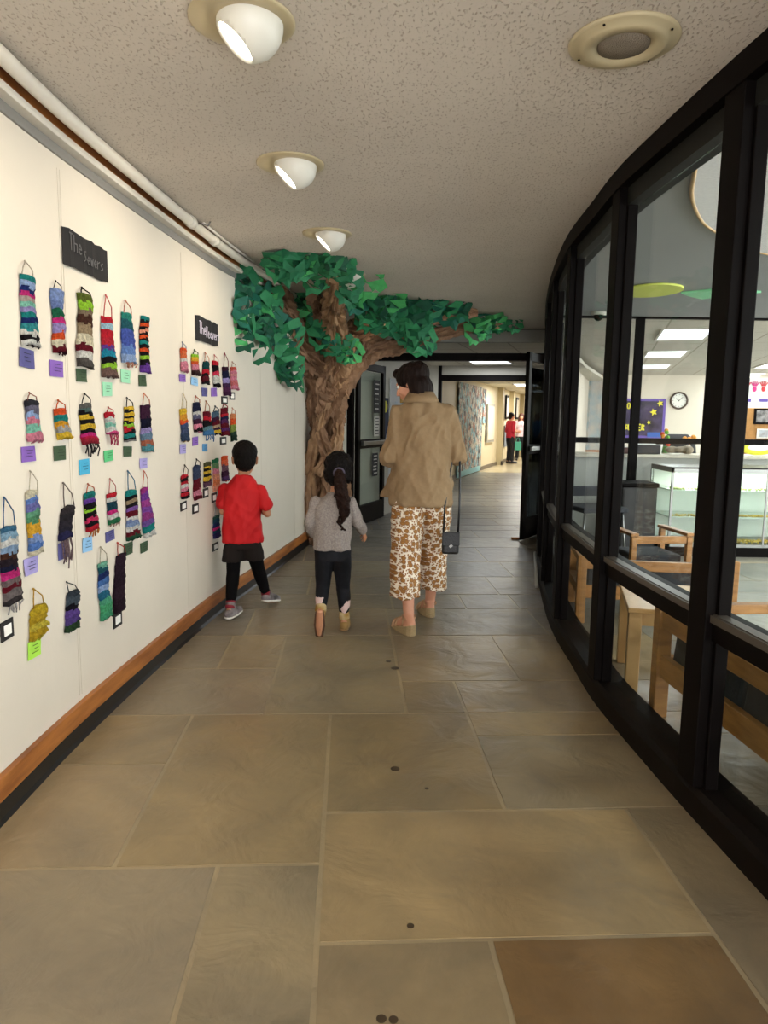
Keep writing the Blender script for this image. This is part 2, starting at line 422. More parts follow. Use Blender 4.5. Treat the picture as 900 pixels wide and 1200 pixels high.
# ceiling of the corridor and of the lounge beyond the glass
lo = [(p.x - .15, p.y) for p in LW] + [(-.6, 9.27)]
hi = [(p.x + .02, p.y) for p in RW] + [(1.95, 8.85)]
bm = bmesh.new(); prism(bm, lo + hi[::-1], CEIL, CEIL + .08)
struct('ceiling', bm, ceil_mat())
bm = bmesh.new(); prism(bm, [(p.x + .02, p.y) for p in RW] + [(1.95, 8.85), (2.1, 7.85), (7.5, 7.75), (9.0, 3.0), (9.0, -3.2)], CEIL, CEIL + .08)
struct('ceiling', bm, mat('smooth_grey_ceiling', '#9a9c9b', .8, nscale=1, namt=.1))

# left wall: painted panels
M_wall = mat('cream_painted_wall', '#d8cebf', .55, nscale=1.2, namt=.07, bump=.25, bscale=9, spec=.25)
bm = bmesh.new(); sweep(bm, LW, LN, rect(-.12, 0, 0, CEIL))
for px, py in ((78, 400), (92, 780), (212, 320), (305, 430), (345, 520)):
    try: s, z = wl(px, py)
    except ValueError: continue
    for ds, w_ in ((0, .004),):
        p0, n0_ = onwall(LW, LN, LS, s, .0015, 1.2)
        box(bm, (p0.x, p0.y, 1.22), (.0012, w_, 2.1), RZ(math.atan2(n0_.y, n0_.x)))
struct('wall_left', bm, M_wall)
# baseboard: black rubber cove with an oak cap
bm = bmesh.new(); sweep(bm, LW, LN, [(0, 0), (.035, 0), (.022, .012), (.016, .068), (0, .068)])
struct('baseboard_left', bm, mat('black_rubber', '#121110', .35), smooth=False)
bm = bmesh.new(); sweep(bm, LW, LN, rect(0, .024, .068, .148))
struct('trim_1', bm, M_wood, bevel=.003)
# rail along the top of the wall
iend = max(i for i in range(len(LW)) if LW[i].y < 6.6)
A, B = LW[:iend], LN[:iend]
bm = bmesh.new(); sweep(bm, A, B, rect(0, .010, 2.315, 2.352)); struct('trim_2', bm, mat('grey_strip', '#7d7a76', .5))  # thin grey strip below the pale moulding
bm = bmesh.new(); sweep(bm, A, B, [(.0, 2.352), (.052, 2.352), (.058, 2.362), (.052, 2.380), (0, 2.380)]); struct('trim_3', bm, M_white)
bm = bmesh.new(); sweep(bm, A, B, rect(0, .034, 2.380, CEIL)); struct('trim_4', bm, M_wood)
# white pipe under the ceiling, with its collar and hanger
pp = empty('ceiling_pipe', (A[0].x, A[0].y, 2.41))
tag(pp, 'long white painted pipe running along the top of the left wall', 'pipe')
off = Vector(pp.location)
pts = [p + n * .088 + Vector((0, 0, 2.418)) - off for p, n in zip(LW, LN) if -3.2 < p.y < 6.75]
bm = bmesh.new(); tube(bm, pts, .026, 14); build('tube', bm, mat('glossy_white_paint', '#ddd6c9', .3), pp, smooth=True)
s1, _ = wl(205, 250)
for ds, nm in ((0, 'collar'), (.42, 'collar')):
    a = LP(s1 + ds - .03, 2.418, .088) - off; b = LP(s1 + ds + .03, 2.418, .088) - off
    bm = bmesh.new(); tube(bm, [a, b], .033, 16); build(nm, bm, M_white, pp, smooth=True)
bm = bmesh.new(); a = LP(s1 + .05, 2.42, .115) - off; tube(bm, [a, a + Vector((.03, .01, 0)), a + Vector((.055, .0, -.012)), a + Vector((.07, .0, .012))], .005, 6)
build('hook', bm, M_alu, pp, smooth=True)
# thinner conduit tucked over the pipe further down
bm = bmesh.new(); tube(bm, [LP(s1 + .1 + k * .25, 2.436, .13) for k in range(5)], .008, 8)
tag(build('thin_conduit', bm, M_white, None, smooth=True), 'thin white conduit beside the fat pipe near the paper tree', 'conduit')

# --- glass wall on the right
wr = empty('wall_right', (RW[0].x, RW[0].y, 0)); wr['kind'] = 'structure'
o0 = Vector(wr.location)
def rel(bm):
    bmesh.ops.translate(bm, verts=bm.verts, vec=-o0); return bm
bm = bmesh.new(); sweep(bm, RW, RN, [(0, 0), (0, .085), (-.015, .105), (-.15, .105), (-.15, 0)]); build('sill', rel(bm), M_black2, wr)
# aluminium edge strips on the floor at the far end
bm = bmesh.new(); sweep(bm, RW, RN, rect(-.14, .012, 2.36, CEIL)); build('head_beam', rel(bm), M_black, wr)
bm = bmesh.new(); sweep(bm, RW, RN, rect(-.12, -.03, 2.285, 2.36)); build('head_stop', rel(bm), mat('greyed_bronze', '#232321', .5, spec=.08), wr)
bm = bmesh.new(); sweep(bm, RW, RN, rect(-.125, -.022, .625, .70)); build('mid_rail', rel(bm), M_black, wr)
bm = bmesh.new(); sweep(bm, RW, RN, rect(-.022, -.012, .688, .712)); sweep(bm, RW, RN, rect(-.06, -.022, .70, .715)); build('rail_cap', rel(bm), mat('satin_bronze', '#4f4840', .4, .3), wr)
def arc_at_Y(P, S, y):
    for i in range(len(P) - 1):
        if P[i].y <= y < P[i+1].y: return S[i] + (S[i+1]-S[i]) * (y - P[i].y) / (P[i+1].y - P[i].y)
MY = [-1.9, -.85, .22, 1.29, 2.335, 3.34, 4.40, 5.45, 6.45, 7.4, 8.25]
ms = [arc_at_Y(RW, RS, y) for y in MY]
for s in ms:
    p, n = onwall(RW, RN, RS, s, -.033, 0); R = RZ(math.atan2(n.y, n.x))
    bm = bmesh.new(); box(bm, (p.x, p.y, 1.24), (.075, .115, 2.27), R)
    for sgn in (-1, 1):
        q = p + Vector((-n.y, n.x, 0)) * .062 * sgn - n * .02; box(bm, (q.x, q.y, 1.5), (.045, .022, 1.7), R)
        box(bm, (q.x, q.y, .36), (.045, .022, .54), R)
    build('mullion', rel(bm), M_black, wr, bevel=.004)
for i in range(len(ms) - 1):
    a, na = onwall(RW, RN, RS, ms[i] + .05, -.075); b, nb = onwall(RW, RN, RS, ms[i+1] - .05, -.075)
    wn = empty('window_%d' % (i + 1), (a.x, a.y, 0)); wn['kind'] = 'structure'
    for z0, z1, nm in ((.105, .625, 'pane'), (.70, 2.285, 'pane')):
        bm = bmesh.new(); seg_box(bm, a - Vector((a.x, a.y, 0)), b - Vector((a.x, a.y, 0)), .006, z0, z1); build(nm, bm, GL, wn)

# floor door stop and pale weather strip at the foot of the glass wall
bm = bmesh.new(); p = flo(604, 632); box(bm, (p.x, p.y, .012), (.09, .04, .024)); tag(build('door_stop', bm, M_wood), 'small wooden wedge on the floor by the open right door leaf', 'door stop')
bm = bmesh.new(); a = flo(629, 690); b = flo(627, 650); tube(bm, [(a.x - .0, a.y, .02), (b.x, b.y, .02)], .015, 8)
tag(build('floor_pipe', bm, mat('pale_metal', '#b9b7b0', .4), None, smooth=True), 'pale metal strip lying along the foot of the glass wall', 'strip')

# ---------------------------------------------------------------- door frame, door leaves, vestibule
D0, D1 = Vector((-.42, 8.66, 0)), Vector((1.98, 8.30, 0)); dd = (D1 - D0).normalized(); ang = math.atan2(dd.y, dd.x)
bm = bmesh.new()
for p in (D0, D1): box(bm, (p.x, p.y, CEIL/2), (.07, .12, CEIL), RZ(ang))
c = (D0 + D1) / 2; box(bm, (c.x, c.y, 2.062), ((D1-D0).length, .12, .085), RZ(ang))
struct('door_1', bm, M_black)
def leaf(name, hinge, ang, width, H_, gl=None,  glass_lo=.25, posters=False, flip=1):
    """glazed metal door leaf; local +X from hinge to free stile"""
    e = empty(name, (hinge.x, hinge.y, 0), ang); e['kind'] = 'structure'
    T = .045; st = .085
    bm = bmesh.new()
    for x in (st/2, width - st/2): box(bm, (x, 0, .01 + H_/2), (st, T, H_))
    box(bm, (width/2, 0, .01 + .12), (width, T, .24)); box(bm, (width/2, 0, H_ - .04), (width, T, .09)); box(bm, (width/2, 0, 1.02), (width, T, .11))
    build('leaf_frame', bm, M_black2, e, bevel=.003)
    for z0, z1 in ((.25, .965), (1.075, 1.92)):
        bm = bmesh.new(); box(bm, (width/2, 0, (z0+z1)/2), (width - 2*st, .008, z1 - z0)); build('pane', bm, gl or GL, e)
    bm = bmesh.new(); box(bm, (width/2, -.05*flip, 1.03), (width*.8, .03, .05)); box(bm, (.14, -.035*flip, 1.03), (.05, .06, .06)); box(bm, (width-.14, -.035*flip, 1.03), (.05, .06, .06))
    build('push_bar', bm, M_alu, e, bevel=.006)
    return e
lf = leaf('door_2', Vector((-.35, 8.70, 0)), math.atan2(.95, .33), 1.0, 2.02)
rl = leaf('door_3', Vector((1.92, 8.50, 0)), math.atan2(-.62, -.37), .74, 2.07, glass_mat('tinted_glass', '#5f6466', 1.0), flip=-1)
# right hand side stack of dark framing by the door
bm = bmesh.new(); seg_box(bm, (1.86, 8.3), (3.3, 13.0), .10, 0, CEIL); struct('wall_right_vestibule', bm, mat('dim_brown_wall', '#4a423a', .7))
bm = bmesh.new(); seg_box(bm, (3.35, 13.0), (14, 44), .1, 0, CEIL); struct('wall_right_hallway', bm, M_wall)
# left jamb wall
bm = bmesh.new(); seg_box(bm, (-.80, 8.72), (-.42, 8.66), .12, 0, CEIL)
seg_box(bm, (-.42, 8.75), (.62, 12.0), .12, 0, CEIL); struct('wall_left_vestibule', bm, mat('white_block_wall', '#d6d2c6', .6, nscale=2, namt=.06))
# drop in the ceiling behind the door and the vestibule / hallway ceiling
bm = bmesh.new(); seg_box(bm, (-.8, 9.32), (2.2, 8.85), .08, 2.29, CEIL + .05); struct('wall_ceiling_drop', bm, mat('grey_drop', '#8f8c84', .7))
bm = bmesh.new(); seg_box(bm, (-.8, 9.27), (2.2, 8.80), .02, CEIL - .012, CEIL - .001); struct('trim_5', bm, M_black)
def tile_mat():
    m = mat('ceiling_tiles', '#cbc6b8', .8, nscale=30, namt=.08)
    nt = m.node_tree; N = nt.nodes; L = nt.links; b = N['Principled BSDF']; src = b.inputs['Base Color'].links[0].from_socket
    tc = N.new('ShaderNodeTexCoord'); mp = N.new('ShaderNodeMapping'); mp.inputs['Rotation'].default_value = (0, 0, .30); L.new(tc.outputs['Object'], mp.inputs[0])
    br = N.new('ShaderNodeTexBrick'); br.offset = 0; br.inputs['Scale'].default_value = 1; br.inputs['Brick Width'].default_value = .61; br.inputs['Row Height'].default_value = 1.22; br.inputs['Mortar Size'].default_value = .012
    br.inputs['Color1'].default_value = (1, 1, 1, 1); br.inputs['Color2'].default_value = (.96, .96, .96, 1); br.inputs['Mortar'].default_value = (.62, .6, .56, 1)
    L.new(mp.outputs[0], br.inputs['Vector'])
    mx = N.new('ShaderNodeMix'); mx.data_type = 'RGBA'; mx.blend_type = 'MULTIPLY'; mx.inputs[0].default_value = 1
    L.new(src, mx.inputs[6]); L.new(br.outputs[0], mx.inputs[7]); L.new(mx.outputs[2], b.inputs['Base Color'])
    return m
M_tile = tile_mat()
bm = bmesh.new(); prism(bm, [(-1, 9.33), (2.15, 8.87), (3.6, 13), (16, 44), (8.5, 44), (.4, 12.0)], 2.29, 2.35)
struct('ceiling', bm, M_tile)
# second doorway
E0, E1 = Vector((.98, 12.95, 0)), Vector((3.2, 12.5, 0)); a2 = math.atan2((E1-E0).y, (E1-E0).x)
bm = bmesh.new()
for p in (E0, E1): box(bm, (p.x, p.y, 1.145), (.06, .12, 2.29), RZ(a2))
c = (E0 + E1) / 2; box(bm, (c.x, c.y, 2.075), ((E1-E0).length, .12, .10), RZ(a2)); box(bm, (c.x - .02, c.y - .06, 2.045), (.5, .1, .05), RZ(a2))
struct('door_4', bm, M_black)
bm = bmesh.new(); seg_box(bm, E0 + Vector((-.4, .09, 0)), E0 + Vector((-.03, 0, 0)), .1, 0, 2.29)
seg_box(bm, E0, E1, .08, 2.125, 2.29)
struct('wall_second_doorway', bm, mat('pale_grey_wall', '#b9b6ab', .6))
bm = bmesh.new(); seg_box(bm, (.62, 12.0), (.60, 13.05), .1, 0, 2.29); struct('wall_vestibule_pier', bm, mat('white_block_wall', '#d6d2c6'))
# hallway left wall with pilasters
H0, H1 = Vector((1.00, 13.4, 0)), Vector((7.6, 36, 0))
hd = (Vector((2.83, 19.77, 0)) - Vector((1.66, 16.2, 0))).normalized()
H0 = Vector((1.66, 16.2, 0)) - hd * 3.2; H1 = Vector((1.66, 16.2, 0)) + hd * 28
bm = bmesh.new(); seg_box(bm, H0 + Vector((-.06, 0, 0)), H1 + Vector((-.06, 0, 0)), .1, 0, 2.32); struct('wall_left_hallway', bm, mat('cream_hall_wall', '#ddd2b4', .5))
bm = bmesh.new(); seg_box(bm, H0 + Vector((0, 0, 0)), H1, .03, 0, .1); struct('baseboard_left_hallway', bm, mat('taupe_base', '#6f6558', .5))
def hallP(u, z, off=.02):
    n = Vector((hd.y, -hd.x, 0)); p = Vector((1.66, 16.2, 0)) + hd * u + n * off; p.z = z; return p
hn = Vector((hd.y, -hd.x, 0)); hang = math.atan2(hd.y, hd.x)
for u in (5.6, 7.9, 10.5):
    bm = bmesh.new(); p = hallP(u, 1.145, .06); box(bm, p, (.35, .16, 2.29), RZ(hang)); box(bm, hallP(u, .06, .15), (.37, .03, .12), RZ(hang), 1)
    struct('trim_hall_pilaster', bm, [mat('tan_pilaster', '#b9ab88', .5), mat('dark_base', '#2b2420', .5)])
bm = bmesh.new(); seg_box(bm, H1, H1 + Vector((8, -2, 0)), .1, 0, 2.3); struct('wall_hall_end', bm, M_wall)

# ---------------------------------------------------------------- lounge / office beyond the glass
OY = 7.76
M_off = mat('warm_white_wall', '#d9cfbe', .6)
bm = bmesh.new(); box(bm, (4.8, OY, CEIL + .03), (6.0, .06, .10), None); box(bm, (4.8, OY, CEIL - .004), (6.0, .05, .012)); struct('trim_6', bm, M_black)
oa = math.radians(-17)
bm = bmesh.new(); prism(bm, [(1.95, OY + .03), (9.5, OY + .03), (13, 20), (4, 24), (3.0, 13.0), (2.0, 8.9)], CEIL - .01, CEIL + .05)
struct('ceiling', bm, M_tile)
bw0, bw1 = at(660, 500, 17.3), at(900, 500, 16.6)
bwd = (bw1 - bw0); bwd.z = 0; bwd.normalize()
bwa = math.atan2(bwd.y, bwd.x)
def backwall(px, py):
    d = ray(px, py); p0 = Vector((bw0.x, bw0.y, 0)); nn = Vector((-bwd.y, bwd.x, 0))
    t = p0.dot(nn) / (d.x * nn.x + d.y * nn.y); return Vector((d.x * t, d.y * t, CAM_H + d.z * t))
bn = Vector((bwd.y, -bwd.x, 0))
bm = bmesh.new(); seg_box(bm, bw0 + bwd * .7 - bn * .05, bw1 + bwd * 5 - bn * .05, .1, 0, CEIL); struct('wall_back', bm, M_off)
bm = bmesh.new(); prism(bm, [(2.3, 8.3), (9.5, 8.3), (13.5, 19), (5.1, 19), (3.5, 13.2)], -.02, .002); struct('floor', bm, mat('grey_carpet', '#77736c', .9, nscale=50, namt=.2))
# window partition posts and rail
pt = empty('wall_office_partition', (2.15, OY, 0)); pt['kind'] = 'structure'
bm = bmesh.new(); box(bm, (1.9, 0, 1.14), (4.4, .05, .06)); build('rail', bm, M_black, pt)
for x in (.55, 1.62, 3.2):
    bm = bmesh.new(); box(bm, (x, 0, 1.22), (.085, .06, 2.44)); build('post', bm, M_black, pt)
bm = bmesh.new(); box(bm, (3.0, 0, 2.36), (1.9, .03, .035)); build('top_rail', bm, M_black2, pt)
# low counter wall behind it
bm = bmesh.new(); box(bm, (4.35, 8.25, .48), (4.6, .35, .94)); box(bm, (4.35, 8.2, .965), (4.7, .5, .035), None, 1)
tag(build('counter', bm, [mat('pale_grey_counter', '#b7b7b0', .5), mat('cream_ledge', '#cfc6b3', .4)], None, bevel=.004), 'long pale counter wall with cream ledge behind the glass display case', 'counter')

# ================================================================ CEILING FIXTURES
M_ring = mat('aged_cream_enamel', '#b9aa88', .4, spec=.5)
M_eye = mat('white_enamel', '#d9d6cb', .35)
M_lens = mat('lit_lamp_lens', '#fff6e6', .5, emit=6)
def eyeball(x, y, label, aim, watts=SPOT_W):
    e = empty('eyeball_light', (x, y, CEIL)); tag(e, label, 'ceiling light', 'eyeball lights along the left side of the ceiling')
    bm = bmesh.new(); lathe(bm, [(.150, 0), (.150, -.004), (.143, -.008), (.112, -.009), (.100, -.006), (.090, -.005), (.01, -.005)], n=40)
    build('ring', bm, M_ring, e, smooth=True)
    n = Vector(aim).normalized(); c = Vector((.022, 0, -.012))
    bm = bmesh.new(); ball(bm, c, .094, u=40, v=24)
    g = bmesh.ops.bisect_plane(bm, geom=bm.verts[:] + bm.edges[:] + bm.faces[:], plane_co=c + n * .068, plane_no=n, clear_outer=True)
    bmesh.ops.bisect_plane(bm, geom=bm.verts[:] + bm.edges[:] + bm.faces[:], plane_co=(0, 0, -.0005), plane_no=(0, 0, 1), clear_outer=True)
    ed = [x_ for x_ in bm.edges if x_.is_boundary and all(abs((v.co - c).dot(n) - .068) < 1e-4 for v in x_.verts)]
    r = bmesh.ops.extrude_edge_only(bm, edges=ed); vv = [v for v in r['geom'] if isinstance(v, bmesh.types.BMVert)]
    for v in vv:
        q = c + n * .068; v.co = q + (v.co - q) * .93 - n * .008
    build('housing', bm, M_eye, e, smooth=True)
    q = c + n * .061; z = Vector((0, 0, 1)); M = z.rotation_difference(n).to_matrix()
    bm = bmesh.new(); lathe(bm, [(.060, -.002), (.060, .0), (.03, .003), (.005, .004)], q, 28, M=M); build('lens', bm, M_lens, e, smooth=True)
    l = bpy.data.lights.new('lamp', 'SPOT'); l.energy = watts; l.color = (1, .86, .66); l.spot_size = math.radians(125); l.spot_blend = .9; l.shadow_soft_size = .05
    o = bpy.data.objects.new('lamp', l); C.objects.link(o); o.parent = e; o.location = q + n * .012
    o.rotation_euler = (-n).to_track_quat('Z', 'Y').to_euler()
eyeball(-.42, 2.17, 'white eyeball ceiling light largest in view, above the striped weavings', (-.62, -.12, -.74))
eyeball(-.435, 3.31, 'second cream eyeball ceiling light, between the largest one and the tree foliage', (-.66, -.10, -.72))
eyeball(-.37, 4.50, 'third eyeball ceiling light, just in front of the green paper leaves', (-.68, -.08, -.70))
eyeball(-.32, 5.72, 'eyeball ceiling light half buried in the green paper leaves', (-.7, .1, -.65), SPOT_W * .6)
for x, y, t in ((-.36, 1.0, 'eyeball ceiling light nearest behind the viewer'), (-.22, -.2, 'eyeball ceiling light second behind the viewer'), (-.02, -1.5, 'eyeball ceiling light farthest behind the viewer')):
    eyeball(x, y, t, (-.64, -.1, -.74))
eyeball(-.13, 7.05, 'eyeball ceiling light hidden above the paper tree branches', (-.1, .35, -.9), SPOT_W * .5)

p = flo(731, 48, CEIL); e = empty('ceiling_speaker', (p.x, p.y, CEIL)); tag(e, 'round yellowed cream speaker cover set in the ceiling near the glass wall', 'speaker')
bm = bmesh.new(); lathe(bm, [(.158, 0), (.158, -.005), (.150, -.010), (.128, -.012), (.124, -.018), (.112, -.022), (.078, -.016), (.074, 0)], n=56); build('ring', bm, mat('yellowed_plastic', '#b5a888', .5), e, smooth=True)
bm = bmesh.new(); lathe(bm, [(.074, -.002), (.074, -.016), (.03, -.0165), (.004, -.0168)], n=40); build('grille', bm, mat('taupe_mesh', '#8f8272', .6, bump=1, bscale=300), e, smooth=True)
for a in (40, 140, 230, 320):
    bm = bmesh.new(); ball(bm, (math.cos(math.radians(a))*.14, math.sin(math.radians(a))*.14, -.012), .004, u=8, v=6); build('screw', bm, M_black2, e)

# ================================================================ THE WALL OF WEAVINGS
def wall_empty(name, s, z, off=0):
    p, n = onwall(LW, LN, LS, s, off, z); t = Vector((-n.y, n.x, 0))
    if t.y < 0: t = -t
    return empty(name, p, math.atan2(t.y, t.x))
def weaving(desc, wd, top, bot, stripes, group, loop=None, fringe=None, lump=0, taper=1.0):
    """top/bot: centre pixels of body ends, wd: px width; local x along the wall, -y towards the corridor"""
    s0, z0 = wl(*top); s1, z1 = wl(*bot)
    wa = wl(top[0] + wd/2, top[1])[0] - wl(top[0] - wd/2, top[1])[0]
    e = wall_empty('weaving', s0, z0, .003); tag(e, desc, 'weaving', group)
    L_ = z0 - z1; dx = s1 - s0; rnd = random.Random(hash(desc) % 9999 if False else sum(map(ord, desc)))
    sd = rnd.uniform(0, 90); nx, ny = 8, max(14, min(44, int(L_ / .009))); ns = len(stripes)
    wts = [rnd.uniform(.75, 1.3) for _ in stripes]; tot = sum(wts); cum = [0]
    for q in wts: cum.append(cum[-1] + q / tot)
    bm = bmesh.new(); fr = []; bk = []
    for j in range(ny + 1):
        v = j / ny; cx = dx * v + .018 * L_ / .3 * nz((sd, v * 3, 0), 1)
        ww = wa / 2 * (1 + (taper - 1) * v) * (1 + .16 * nz((sd + 5, v * 5, 0), 1))
        rf, rb = [], []
        for i in range(nx + 1):
            u = i / nx * 2 - 1
            jl = .006 * nz((sd, v * 22, u), 1)
            out = .005 + .010 * (1 - u*u) + .004 * math.sin(j * 2.1) * .5 + .012 * lump * max(0, nz((sd, u * 1.5, v * 6), 1)) + .012 * (v**2) 
            zz = -L_ * v + .008 * nz((u * 1.2, v * 4, sd), 1) - .006 * u * u
            rf.append(bm.verts.new((cx + u * ww + jl, -out, zz))); rb.append(bm.verts.new((cx + u * ww + jl, -.001, zz)))
        fr.append(rf); bk.append(rb)
    def stripe(v, u):
        vv = v + .03 * nz((u * 2.5, v * 3, sd + 3), 1)
        for k in range(ns):
            if vv < cum[k+1]: return k
        return ns - 1
    for j in range(ny):
        for i in range(nx):
            k = stripe((j + .5) / ny, (i + .5) / nx)
            f = bm.faces.new((fr[j][i], fr[j][i+1], fr[j+1][i+1], fr[j+1][i])); f.material_index = k; f.smooth = True
            f = bm.faces.new((bk[j][i+1], bk[j][i], bk[j+1][i], bk[j+1][i+1])); f.material_index = k
        for i in (0, nx):
            f = bm.faces.new((fr[j][i], fr[j+1][i], bk[j+1][i], bk[j][i])); f.material_index = stripe((j+.5)/ny, i/nx)
    for j in (0, ny):
        for i in range(nx):
            f = bm.faces.new((fr[j][i], fr[j][i+1], bk[j][i+1], bk[j][i])); f.material_index = 0 if j == 0 else ns - 1
    build('woven_strip', bm, [knit(h) for h in stripes], e)
    if loop:
        lx, ly, lc = loop; sl, zl = wl(lx, ly); P = Vector((sl - s0, -.004, zl - z0)); bm = bmesh.new(); r = max(.0018, wa * .022)
        for sg in (-1, 1):
            q = Vector((sg * wa * .36, -.008, -.004)); m_ = (P + q) / 2 + Vector((sg * wa * .13, -.006, 0))
            tube(bm, [q, m_, P + Vector((sg * .004, -.003, -.004)), P], r, 6)
        ball(bm, P, r * 1.8, u=8, v=6); build('hanging_loop', bm, knit(lc), e, smooth=True)
    if fringe:
        fc, fl = fringe; fpx = wl(bot[0], bot[1] + fl)[1]; FL = z1 - fpx; n = 5 if wd < 9 else 8; bm = bmesh.new()
        for k in range(n):
            u = (k + .5) / n * 2 - 1; x = dx + u * wa / 2 * taper * .95; l_ = FL * rnd.uniform(.6, 1.1)
            p0 = Vector((x, -.012, -L_ + .006)); p1 = p0 + Vector((rnd.uniform(-.006, .012), -.006, -l_ * .5)); p2 = p0 + Vector((rnd.uniform(-.012, .02), rnd.uniform(-.004, .004), -l_))
            tube(bm, [p0, p1, p2], [max(.0024, wa*.026)] * 3, 6)
        build('fringe', bm, knit(fc), e, smooth=True)
    return e
CARDN = {'#4c4a80': 'indigo', '#7a55a8': 'purple', '#33492f': 'dark green', '#8fc9a6': 'mint', '#52b072': 'bright green', '#3f9fc4': 'cyan', '#9c92c8': 'lavender',
         '#86b4dc': 'light blue', '#a9dd4a': 'lime', '#4d86b4': 'steel blue'}
def card(cx, cy, wp, hp, col, whose, group, off=.0):
    s, z = wl(cx, cy); wa = wl(cx + wp/2, cy)[0] - wl(cx - wp/2, cy)[0]; ha = wl(cx, cy - hp/2)[1] - wl(cx, cy + hp/2)[1]
    e = wall_empty('name_card', s, z, .0015)
    rnd = random.Random(int(cx * 7 + cy))
    a = rnd.uniform(-.05, .05); R = RY(a)
    if col == 'bw':
        tag(e, 'white name card in a black frame pinned under the ' + whose, 'card', group)
        bm = bmesh.new(); box(bm, (0, -.002, 0), (wa, .004, ha), R); build('backing', bm, mat('black_card', '#15120f', .7), e)
        bm = bmesh.new(); box(bm, (0, -.0052, 0), (wa * .58, .0012, ha * .55), R); build('paper', bm, mat('white_card', '#ece9e2', .8), e)
    else:
        tag(e, CARDN[col] + ' name card pinned under the ' + whose, 'card', group)
        bm = bmesh.new(); box(bm, (0, -.0015, 0), (wa, .002, ha), R)
        g = bmesh.ops.subdivide_edges(bm, edges=bm.edges[:], cuts=2)
        for v in bm.verts: v.co.y -= .004 * max(0, nz((v.co.x * 20, cx, v.co.z * 20), 1) + .4)
        dark = mat('pencil_on_' + CARDN[col].replace(' ', '_'), '#%02x%02x%02x' % tuple(int(int(col[i:i+2], 16) * .45) for i in (1, 3, 5)), .9)
        build('paper', bm, mat('card_' + CARDN[col].replace(' ', '_'), col, .85), e)
        bm = bmesh.new()
        for k in range(3):
            box(bm, (rnd.uniform(-.08, .05) * wa, -.0095, ha * (.25 - k * .2)), (wa * rnd.uniform(.3, .6), .0006, ha * .035), R)
        build('handwriting', bm, dark, e)
G1, G2, GC1, GC2 = 'striped weavings on the near panel', 'small weavings on the far panel', 'name cards on the near panel', 'name cards on the far panel'
IN, PU, DG, MI, BG, CY, LV, LB, LI, SB = '#4c4a80', '#7a55a8', '#33492f', '#8fc9a6', '#52b072', '#3f9fc4', '#9c92c8', '#86b4dc', '#a9dd4a', '#4d86b4'
te, nv, lb, wh, bk_, gr, tn, mn, rd, pk, mg, or_, ye, lm, ol, pu, lv, mt, bl, cr, pc, pl, br_ = ('#1f8a86', '#1c2b6b', '#9fb9e6', '#e4e2dc', '#181318', '#8b8786', '#a58f72', '#6b1524', '#c92434', '#e58aa0', '#cf2f80', '#ec5a2a', '#efc53a', '#9fd73a', '#5f6b2a', '#6b3f9e', '#a99ad6', '#8fd6bf', '#3f6fb5', '#e9dfc2', '#f0a184', '#43203a', '#4b2b20')
def item(desc, wd, top, bot, stripes, loop=None, fringe=None, cd_=None, short=None, g=1, **k):
    weaving(desc, wd, top, bot, stripes, G1 if g == 1 else G2, loop, fringe, **k)
    if cd_: card(*cd_, short, GC1 if g == 1 else GC2)
# near panel, first row
item('wide teal, navy and lavender striped weaving hanging at the top left of the wall', 17.5, (28.5, 322), (32.5, 404), [te, lb, nv, mg, '#b8a8a0', mt, lv, te, nv, '#3a9aa0', wh, bk_, wh], (27, 306, '#e0d2c0'), ('#3a2f33', 5), (30, 420, 17, 22, IN), 'wide teal, navy and lavender weaving')
item('long light blue topped weaving with orange and maroon bands and a black hook', 12.5, (64, 338), (67, 412), ['#8fa6dc', '#8fa6dc', '#7c8fc8', '#1f6b4a', mg, lv, or_, cr, mn], (63, 329, '#15110f'), ('#3d1620', 6), (65, 432, 15, 19, PU), 'light blue topped weaving with orange band', lump=1)
item('olive, taupe and maroon striped weaving with a black loop', 16, (98, 345), (97, 430), [ol, lm, '#8a7763', br_, tn, cr, mn, wh, '#57524f'], (94, 337, '#18120f'), None, (94.5, 440, 12, 15, DG), 'olive, taupe and maroon weaving', lump=.6)
item('long red to purple to lime weaving hanging by a tall coral loop', 13, (123.5, 371), (126.5, 441), [rd, '#a8cde0', rd, '#c22b3a', pu, '#1f90b0', bk_, lm, '#7b5f58'], (122, 346, '#e05a5a'), ('#8a6a66', 4), (124.5, 456, 11, 16, MI), 'long red to purple weaving', taper=1.3)
item('teal and blue banded weaving with peach fringe under a coral double loop', 12.5, (147, 367), (149, 424), ['#2f8f80', '#27606b', '#4f62b8', '#4f62b8', '#6f93d8', lb], (145, 352, '#e08a74'), (pc, 8), (146, 441, 10.5, 15, MI), 'teal and blue weaving with peach fringe', taper=1.25)
item('narrow black weaving with thin orange, lime and purple stripes', 9.5, (168, 370), (168, 436), [te, bk_, or_, bk_, pc, bk_, or_, bk_, te, bk_, or_, bk_, lm, bk_, pu, pu], None, None, (166, 446, 8.5, 13, DG), 'narrow black weaving with orange stripes')
